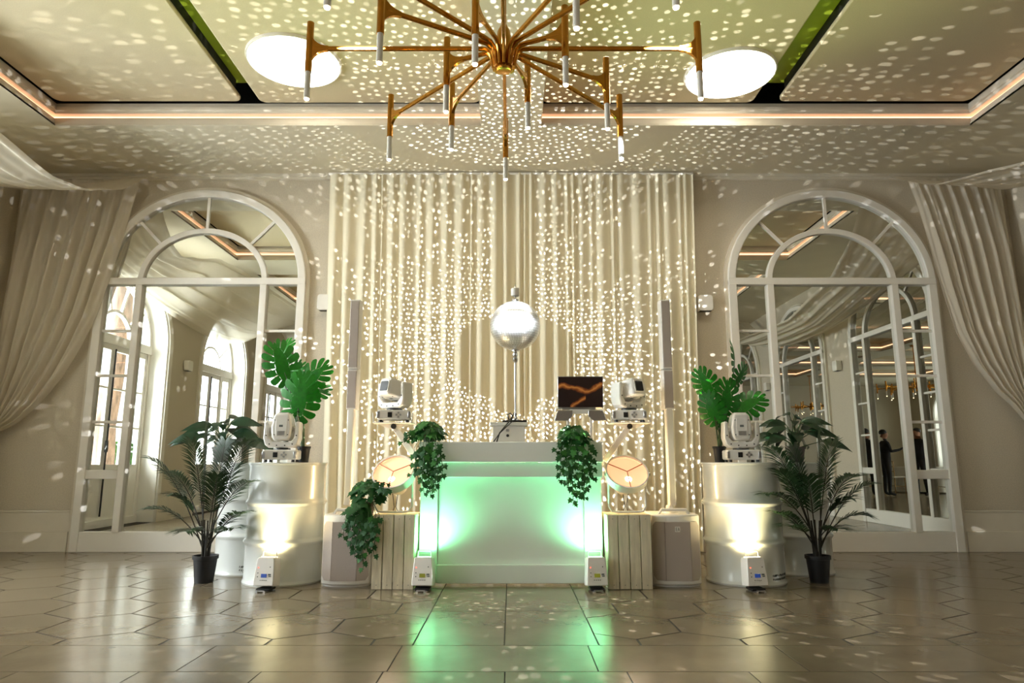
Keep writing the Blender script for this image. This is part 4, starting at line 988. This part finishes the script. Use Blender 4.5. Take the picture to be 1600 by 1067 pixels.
def palm(label, px, pixtips, seed):
    Y = 5.33; base = at_y(px, 914, Y); base.z = 0
    t = thing('potted_palm', label, 'plant', tuple(base)); rg = random.Random(seed); pot(t, .066, .084, .195, 'pot')
    for k in range(5):
        a = 2*pi*k/5; MB().tube([(.02*cos(a), .02*sin(a), .17), (.03*cos(a), .03*sin(a), .30), (.05*cos(a), .045*sin(a), .45)], [.010, .008, .006], 7).build('stem', 'bark', t)
    for k, (x, y, dY, droop) in enumerate(pixtips):
        tip = at_y(x, y, Y+dY)-base; a = math.atan2(tip.y, tip.x)
        s0 = V((.03*cos(a), .03*sin(a), .25+.03*(k % 4)))
        st, lf = frond(s0, tip, droop, 32, .165, rg)
        for mbx in (st, lf):                                   # leaflets lie against a drum instead of passing into it
            for i, v in enumerate(mbx.v):
                for dc in (DL, DR, RL, RR):
                    w_ = V((v[0]+base.x-dc.x, v[1]+base.y-dc.y, 0))
                    if w_.length < .302 and v[2] < EYE: w_ = w_.normalized()*.304; mbx.v[i] = (w_.x+dc.x-base.x, w_.y+dc.y-base.y, v[2])
        fr = st.build('frond', 'bark', t, smooth=60); tag(lf.build('leaflets', 'palm', fr, smooth=0, fix=False), kind='stuff')
tips_l = [(235, 716, -.05, .17), (232, 795, -.10, .12), (262, 738, .16, .18), (300, 690, .10, .10), (322, 668, -.02, .06), (352, 690, .12, .08), (385, 690, -.28, .14), (392, 752, -.32, .14), (384, 800, -.32, .10), (366, 826, -.30, .06), (290, 830, -.30, .06), (268, 775, -.22, .12), (340, 742, -.30, .12)]
palm('feathery potted palm in a black pot before the daylight mirror', 318, tips_l, 3)
tips_r = [(1362, 756, -.05, .17), (1355, 806, -.12, .12), (1335, 742, .16, .16), (1300, 690, .08, .10), (1280, 680, -.02, .06), (1240, 700, .12, .08), (1205, 700, -.28, .16), (1196, 772, -.32, .14), (1212, 800, -.32, .10), (1232, 822, -.30, .06), (1310, 826, -.30, .06), (1330, 780, -.22, .12), (1262, 745, -.30, .12), (1218, 735, -.28, .14)]
palm('feathery potted palm in a black pot before the dim mirror', 1281, tips_r, 9)

def ivy_leaf(m):
    o = [(0, 0), (.16, -.10), (.48, .02), (.30, .28), (.50, .52), (.22, .56), (0, 1.0), (-.22, .56), (-.50, .52), (-.30, .28), (-.48, .02), (-.16, -.10)]
    vs = [(0, .34, .0)]+[(x, y, -.22*x*x-.18*(y-.3)**2-(.0 if abs(x) > .1 else .03)) for x, y in o]; n = len(o)
    return MB().add(vs, [(0, 1+i, 1+(i+1) % n) for i in range(n)]).mesh('leaf', m, 60, fix=False)
iv1, iv2 = ivy_leaf('ivy'), ivy_leaf('ivy2')
def ivy(label, loc, crown, vines, seed, light=.2, potr=.06, front=5.05):
    """crown: list of (px, py, rx, rz, Y, count); vines: list of (px0, py0, px1, py1, Y, leaves)"""
    rg = random.Random(seed); t = thing('ivy_plant', label, 'plant', loc); base = V(loc); pot(t, potr*.8, potr, .09, 'gpot')
    def leaf(p, dn, out, s):
        lf = link('leaf', iv2 if rg.random() < light else iv1, t, loc=p); lf.rotation_euler = orient(dn, out).to_euler(); lf.scale = (s, s, s)
    for px, py, rx, rz, Y, cnt in crown:
        cnt = int(cnt*1.5)
        c = at_y(px, py, Y)-base
        for k in range(cnt):
            a = rg.uniform(0, 2*pi); e = rg.uniform(-.5, 1); ce = math.sqrt(max(0, 1-e*e)); f = rg.uniform(.75, 1.05)
            n = V((ce*cos(a), ce*sin(a), e)); p = c+V((n.x*rx*f, n.y*rx*.8*f, n.z*rz*f))
            if n.y > .75: continue
            if p.z < .02 and base.y+p.y > front: p.y = front-base.y-.03*rg.random()
            leaf(p, V((n.x, n.y*.5-.2, -.7+rg.uniform(-.4, .4))), n+V((0, -.5, .4)), rg.uniform(.045, .07))
    for x0, y0, x1, y1, Y, cnt in vines:
        p0 = at_y(x0, y0, Y)-base; p1 = at_y(x1, y1, Y-.02)-base; pts = []
        s0 = V((0, 0, .085)); ph = rg.uniform(0, 6)
        for i in range(9):
            s = i/8; p = p0.lerp(p1, s)+V((.012*sin(ph+5*s), .008*sin(ph+7*s), 0)); pts.append(p)
        MB().tube([s0, s0.lerp(p0, .5)+V((0, 0, .05))]+pts, .0022, 5).build('vine', 'stem', t, smooth=60)
        for k in range(cnt):
            s = (k+.5)/cnt; f = s*8; i = min(7, int(f)); p = pts[i].lerp(pts[i+1], f-i)
            sd = -1 if k % 2 else 1
            p = p+V((sd*.014, -.012*rg.random(), rg.uniform(-.006, .006)))
            leaf(p, V((sd*rg.uniform(.1, .8), -.25, -1)), V((sd*.3*rg.random(), -1, .35+rg.uniform(-.2, .4))), rg.uniform(.042, .062)*(1-.35*s))
def vine_set(n, x0, x1, ytop, ymin, ymax, Y, seed, peak=.5):
    rg = random.Random(seed); out = []
    for k in range(n):
        f = (k+.5)/n; x = x0+(x1-x0)*f; dep = ymin+(ymax-ymin)*max(0, 1-abs(f-peak)/.6)*rg.uniform(.6, 1)
        out.append((x, ytop+rg.uniform(-6, 6), x+rg.uniform(-7, 7), dep, Y-.03*rg.random(), max(4, int((dep-ytop)/7))))
    return out
p = at_y(672, 690, 5.16)
ivy('trailing green ivy in a pot on the booth corner nearest the ivy-covered subwoofer', (p.x, 5.15, 1.031), [(668, 676, .105, .085, 5.13, 90)],
    vine_set(12, 648, 688, 695, 735, 792, 5.035, 2, .55)+[(645, 676, 627, 692, 5.06, 6), (650, 672, 636, 676, 5.08, 5)], 4, .35)
p = at_y(899, 690, 5.16)
ivy('trailing green ivy in a pot on the booth under the laptop', (p.x, 5.15, 1.031), [(896, 682, .10, .09, 5.10, 85)],
    vine_set(13, 872, 928, 698, 735, 806, 5.035, 5, .55)+[(880, 690, 869, 706, 5.05, 5)], 6, .3)
p = at_y(585, 805, 5.08); cc = V((-1.035, 5.22, .506))
ivy('dark trailing ivy in a pot spilling over the subwoofer beside the crate', (-1.075, 5.20, .507), [(575, 770, .105, .10, 5.12, 95), (560, 800, .075, .08, 5.06, 45)],
    vine_set(15, 541, 592, 805, 832, 900, 5.03, 8, .5)+[(590, 762, 612, 768, 5.04, 6), (586, 752, 604, 756, 5.04, 5)], 9, .06)

# ------------------------------------------------------------------ guests, tables and chairs behind the camera, seen in the mirrors
def person(label, loc, rz, shirt, trousers, H=1.76, pose=0):
    k = H/1.76
    J = dict(pel=(0, 0, .95, .15), bel=(0, -.005, 1.10, .145), che=(0, -.01, 1.30, .155), nec=(0, -.005, 1.47, .06), hd0=(0, -.015, 1.56, .075), hd1=(0, -.02, 1.66, .095), hd2=(0, -.01, 1.74, .06),
             shl=(-.17, 0, 1.41, .065), shr=(.17, 0, 1.41, .065), hpl=(-.09, 0, .90, .10), hpr=(.09, 0, .90, .10),
             knl=(-.11, -.02, .50, .065), knr=(.12, -.01, .50, .065), anl=(-.12, .02, .09, .045), anr=(.14, .02, .09, .045), tol=(-.14, -.14, .04, .04), tor=(.17, -.13, .04, .04))
    arms = {0: (((-.24, .03, 1.16, .045), (-.20, -.16, 1.08, .034), (-.15, -.22, 1.12, .034)), ((.23, .05, 1.15, .045), (.17, .0, .95, .034), (.14, -.03, .90, .036))),
            1: (((-.25, -.05, 1.18, .045), (-.20, -.28, 1.22, .034), (-.18, -.36, 1.26, .034)), ((.23, .05, 1.15, .045), (.22, .0, .92, .034), (.20, -.03, .86, .036))),
            2: (((-.23, .06, 1.15, .045), (-.16, .04, .95, .034), (-.12, 0, .92, .034)), ((.25, -.06, 1.17, .045), (.12, -.25, 1.18, .034), (.05, -.28, 1.22, .034)))}[pose]
    names = list(J); co = [J[n] for n in names]; E = []
    ix = names.index
    for a_, c_ in (('pel', 'bel'), ('bel', 'che'), ('che', 'nec'), ('nec', 'hd0'), ('hd0', 'hd1'), ('hd1', 'hd2'), ('che', 'shl'), ('che', 'shr'), ('pel', 'hpl'), ('pel', 'hpr'), ('hpl', 'knl'), ('hpr', 'knr'), ('knl', 'anl'), ('knr', 'anr'), ('anl', 'tol'), ('anr', 'tor')): E.append((ix(a_), ix(c_)))
    for arm, sh, sg in ((arms[0], 'shl', -1), (arms[1], 'shr', 1)):
        pv = ix(sh)
        for q in arm: co.append(q); E.append((pv, len(co)-1)); pv = len(co)-1
        h = V(arm[2][:3]); d = (h-V(arm[1][:3])).normalized(); sd = d.cross(V((0, 1, .3))).normalized()
        for f in range(4):
            b0 = h+sd*(f-1.5)*.019+d*.045; co.append((*b0, .011)); E.append((pv, len(co)-1)); co.append((*(b0+d*.05+V((0, -.012, -.01))), .0085)); E.append((len(co)-2, len(co)-1))
        b0 = h-sd*.04+d*.01; co.append((*b0, .012)); E.append((pv, len(co)-1)); co.append((*(b0+d*.035-sd*.012), .009)); E.append((len(co)-2, len(co)-1))
    co += [(0, -.118, 1.645, .014), (-.09, -.01, 1.64, .016), (.09, -.01, 1.64, .016)]; n = len(co); E += [(ix('hd1'), n-3), (ix('hd1'), n-2), (ix('hd1'), n-1)]
    me = bpy.data.meshes.new('body'); me.from_pydata([(x*k, y*k, z*k) for x, y, z, r in co], E, []); me.update()
    o = bpy.data.objects.new('person', me); col.objects.link(o); o.location = loc; o.rotation_euler = (0, 0, rz)
    me.materials.append(person_mat('person_clothes', shirt, trousers))
    sk = o.modifiers.new('skin', 'SKIN'); sk.use_smooth_shade = True
    for v, c in zip(me.skin_vertices[0].data, co): v.radius = (c[3]*k, c[3]*k*(.8 if c[3] > .11 else 1))
    me.skin_vertices[0].data[0].use_root = True
    ss = o.modifiers.new('sub', 'SUBSURF'); ss.levels = 1; ss.render_levels = 1
    MB().lathe([(.098*sin(pi*i/12)+.001, -.088*cos(pi*i/12)) for i in range(4, 13)], 20, (0, .012, 1.69)).build('hair', 'hair', o).scale = (k, k, k)
    return tag(o, label, 'person')
person('person in a black shirt with one arm bent forward, seen in the dim mirror', (-.02, -4.25, 0), R(115), (24, 22, 26), (44, 40, 42), 1.78, 0)
person('person in a dark jumper reaching out an arm towards another, seen in the dim mirror', (.82, -4.35, 0), R(-95), (22, 20, 22), (36, 34, 36), 1.74, 1)
person('person in dark clothes standing behind the reaching person, seen in the dim mirror', (1.40, -4.15, 0), R(-70), (28, 24, 24), (40, 36, 34), 1.76, 2)
def chair_at(loc, rz, label):
    t = thing('banquet_chair', label, 'chair', loc, rz, 'gold banquet chairs')
    for sx in (-1, 1):
        MB().tube([(sx*.18, -.18, 0), (sx*.18, -.18, .45)], .014, 8).build('leg', 'gold', t)
        MB().tube([(sx*.18, .20, 0), (sx*.18, .18, .45), (sx*.19, .21, .92)], .014, 8).build('leg', 'gold', t)
        MB().tube([(sx*.18, -.18, .2), (sx*.18, .19, .2)], .009, 6).build('stretcher', 'gold', t)
    for z in (.62, .76, .91): MB().tube([(-.19, .20+(z-.45)*.05, z), (.19, .20+(z-.45)*.05, z)], .011, 8).build('back_rail', 'gold', t)
    for x in (-.1, -.03, .03, .1): MB().tube([(x, .205, .62), (x, .22, .91)], .008, 6).build('spindle', 'gold', t)
    MB().bb(-.2, .2, -.2, .2, .44, .48).build('seat', 'cloth', t, .015)
for (tx, ty, lb) in ((-1.5, -6.6, 'round table under a white cloth by the window side, seen in the mirror'), (1.6, -6.4, 'round table under a white cloth by the side mirrors, seen in the mirror')):
    t = thing('round_table', lb, 'table', (tx, ty, 0))
    mb = MB(); NQ = 72
    mb.lathe([(.0, .75), (.80, .75), (.82, .742)], NQ, caps=False)
    def skirt(u, v): a = 2*pi*u; r = .82+v*(.06+.045*sin(a*13)); return (r*cos(a), r*sin(a), .742-.70*v)
    mb.grid(skirt, 144, 6).build('cloth', 'cloth', t, smooth=60)
    MB().lathe([(.25, 0), (.25, .03), (.04, .05), (.04, .73)], 20).build('pedestal', 'dark', t)
    for k in range(5):
        a = 2*pi*k/5+.3; chair_at((tx+1.12*cos(a), ty+1.12*sin(a), 0), a-pi/2, 'gold banquet chair at the round table %s' % ('by the window side' if tx < 0 else 'by the side mirrors'))

# ------------------------------------------------------------------ garden outside the windows
g = struct('ground_outside', MB().bb(-40, WX0-.42, -30, 25, -.15, -.1), 'ground')
def trunk(x, y, r, lab):
    t = thing('garden_tree', lab, 'tree', (x, y, -.1))
    mb = MB(); mb.tube([(0, 0, 0), (.02, .03, .4), (-.03, .05, 1.6), (.06, -.02, 3.2), (.0, .1, 5.5)], [r*1.35, r, r*.92, r*.85, r*.7], 18); mb.build('trunk', 'tree', t, smooth=60)
    for k in range(4):
        a = k*1.7; mb2 = MB(); mb2.tube([(0, .05, 4.2+.3*k), (cos(a)*1, sin(a)*1, 5.2+.3*k), (cos(a)*2.2, sin(a)*2.2, 5.8+.3*k)], [r*.4, r*.28, r*.1], 8); mb2.build('branch', 'tree', t)
    leaves(t, (0, 0, 6.6), (2.6, 2.6, 1.3), 1500, 3)
def leaves(t, c, rad, n, seed):
    rg = random.Random(seed); mb = MB()
    for k in range(n):
        d = V((rg.gauss(0, 1), rg.gauss(0, 1), rg.gauss(0, 1))).normalized()*rg.uniform(.5, 1)
        p = V((c[0]+d.x*rad[0], c[1]+d.y*rad[1], max(.05, c[2]+d.z*rad[2]))); u = V((rg.gauss(0, 1), rg.gauss(0, 1), rg.gauss(0, 1))).normalized(); v = u.orthogonal().normalized(); s = .07
        mb.add([p-u*s, p+v*s*.6, p+u*s, p-v*s*.6], [(0, 1, 2, 3)])
    tag(mb.build('foliage', 'bush', t, smooth=0, fix=False), kind='stuff')
trunk(-6.75, 2.7, .20, 'rough-barked tree outside the window, seen in the daylight mirror')
for x, y, lab in ((-7.6, 1.5, 'green garden shrub outside next to the rough-barked tree'), (-8.6, -.9, 'green garden shrub outside the second window'), (-8.5, -3.4, 'green garden shrub outside the third window')):
    t = thing('garden_shrub', lab, 'shrub', (x, y, -.1)); MB().tube([(0, 0, 0), (.02, 0, .5)], .04, 8).build('stem', 'tree', t); leaves(t, (0, 0, .7), (1.0, 1.0, .7), 1300, int(y*10))
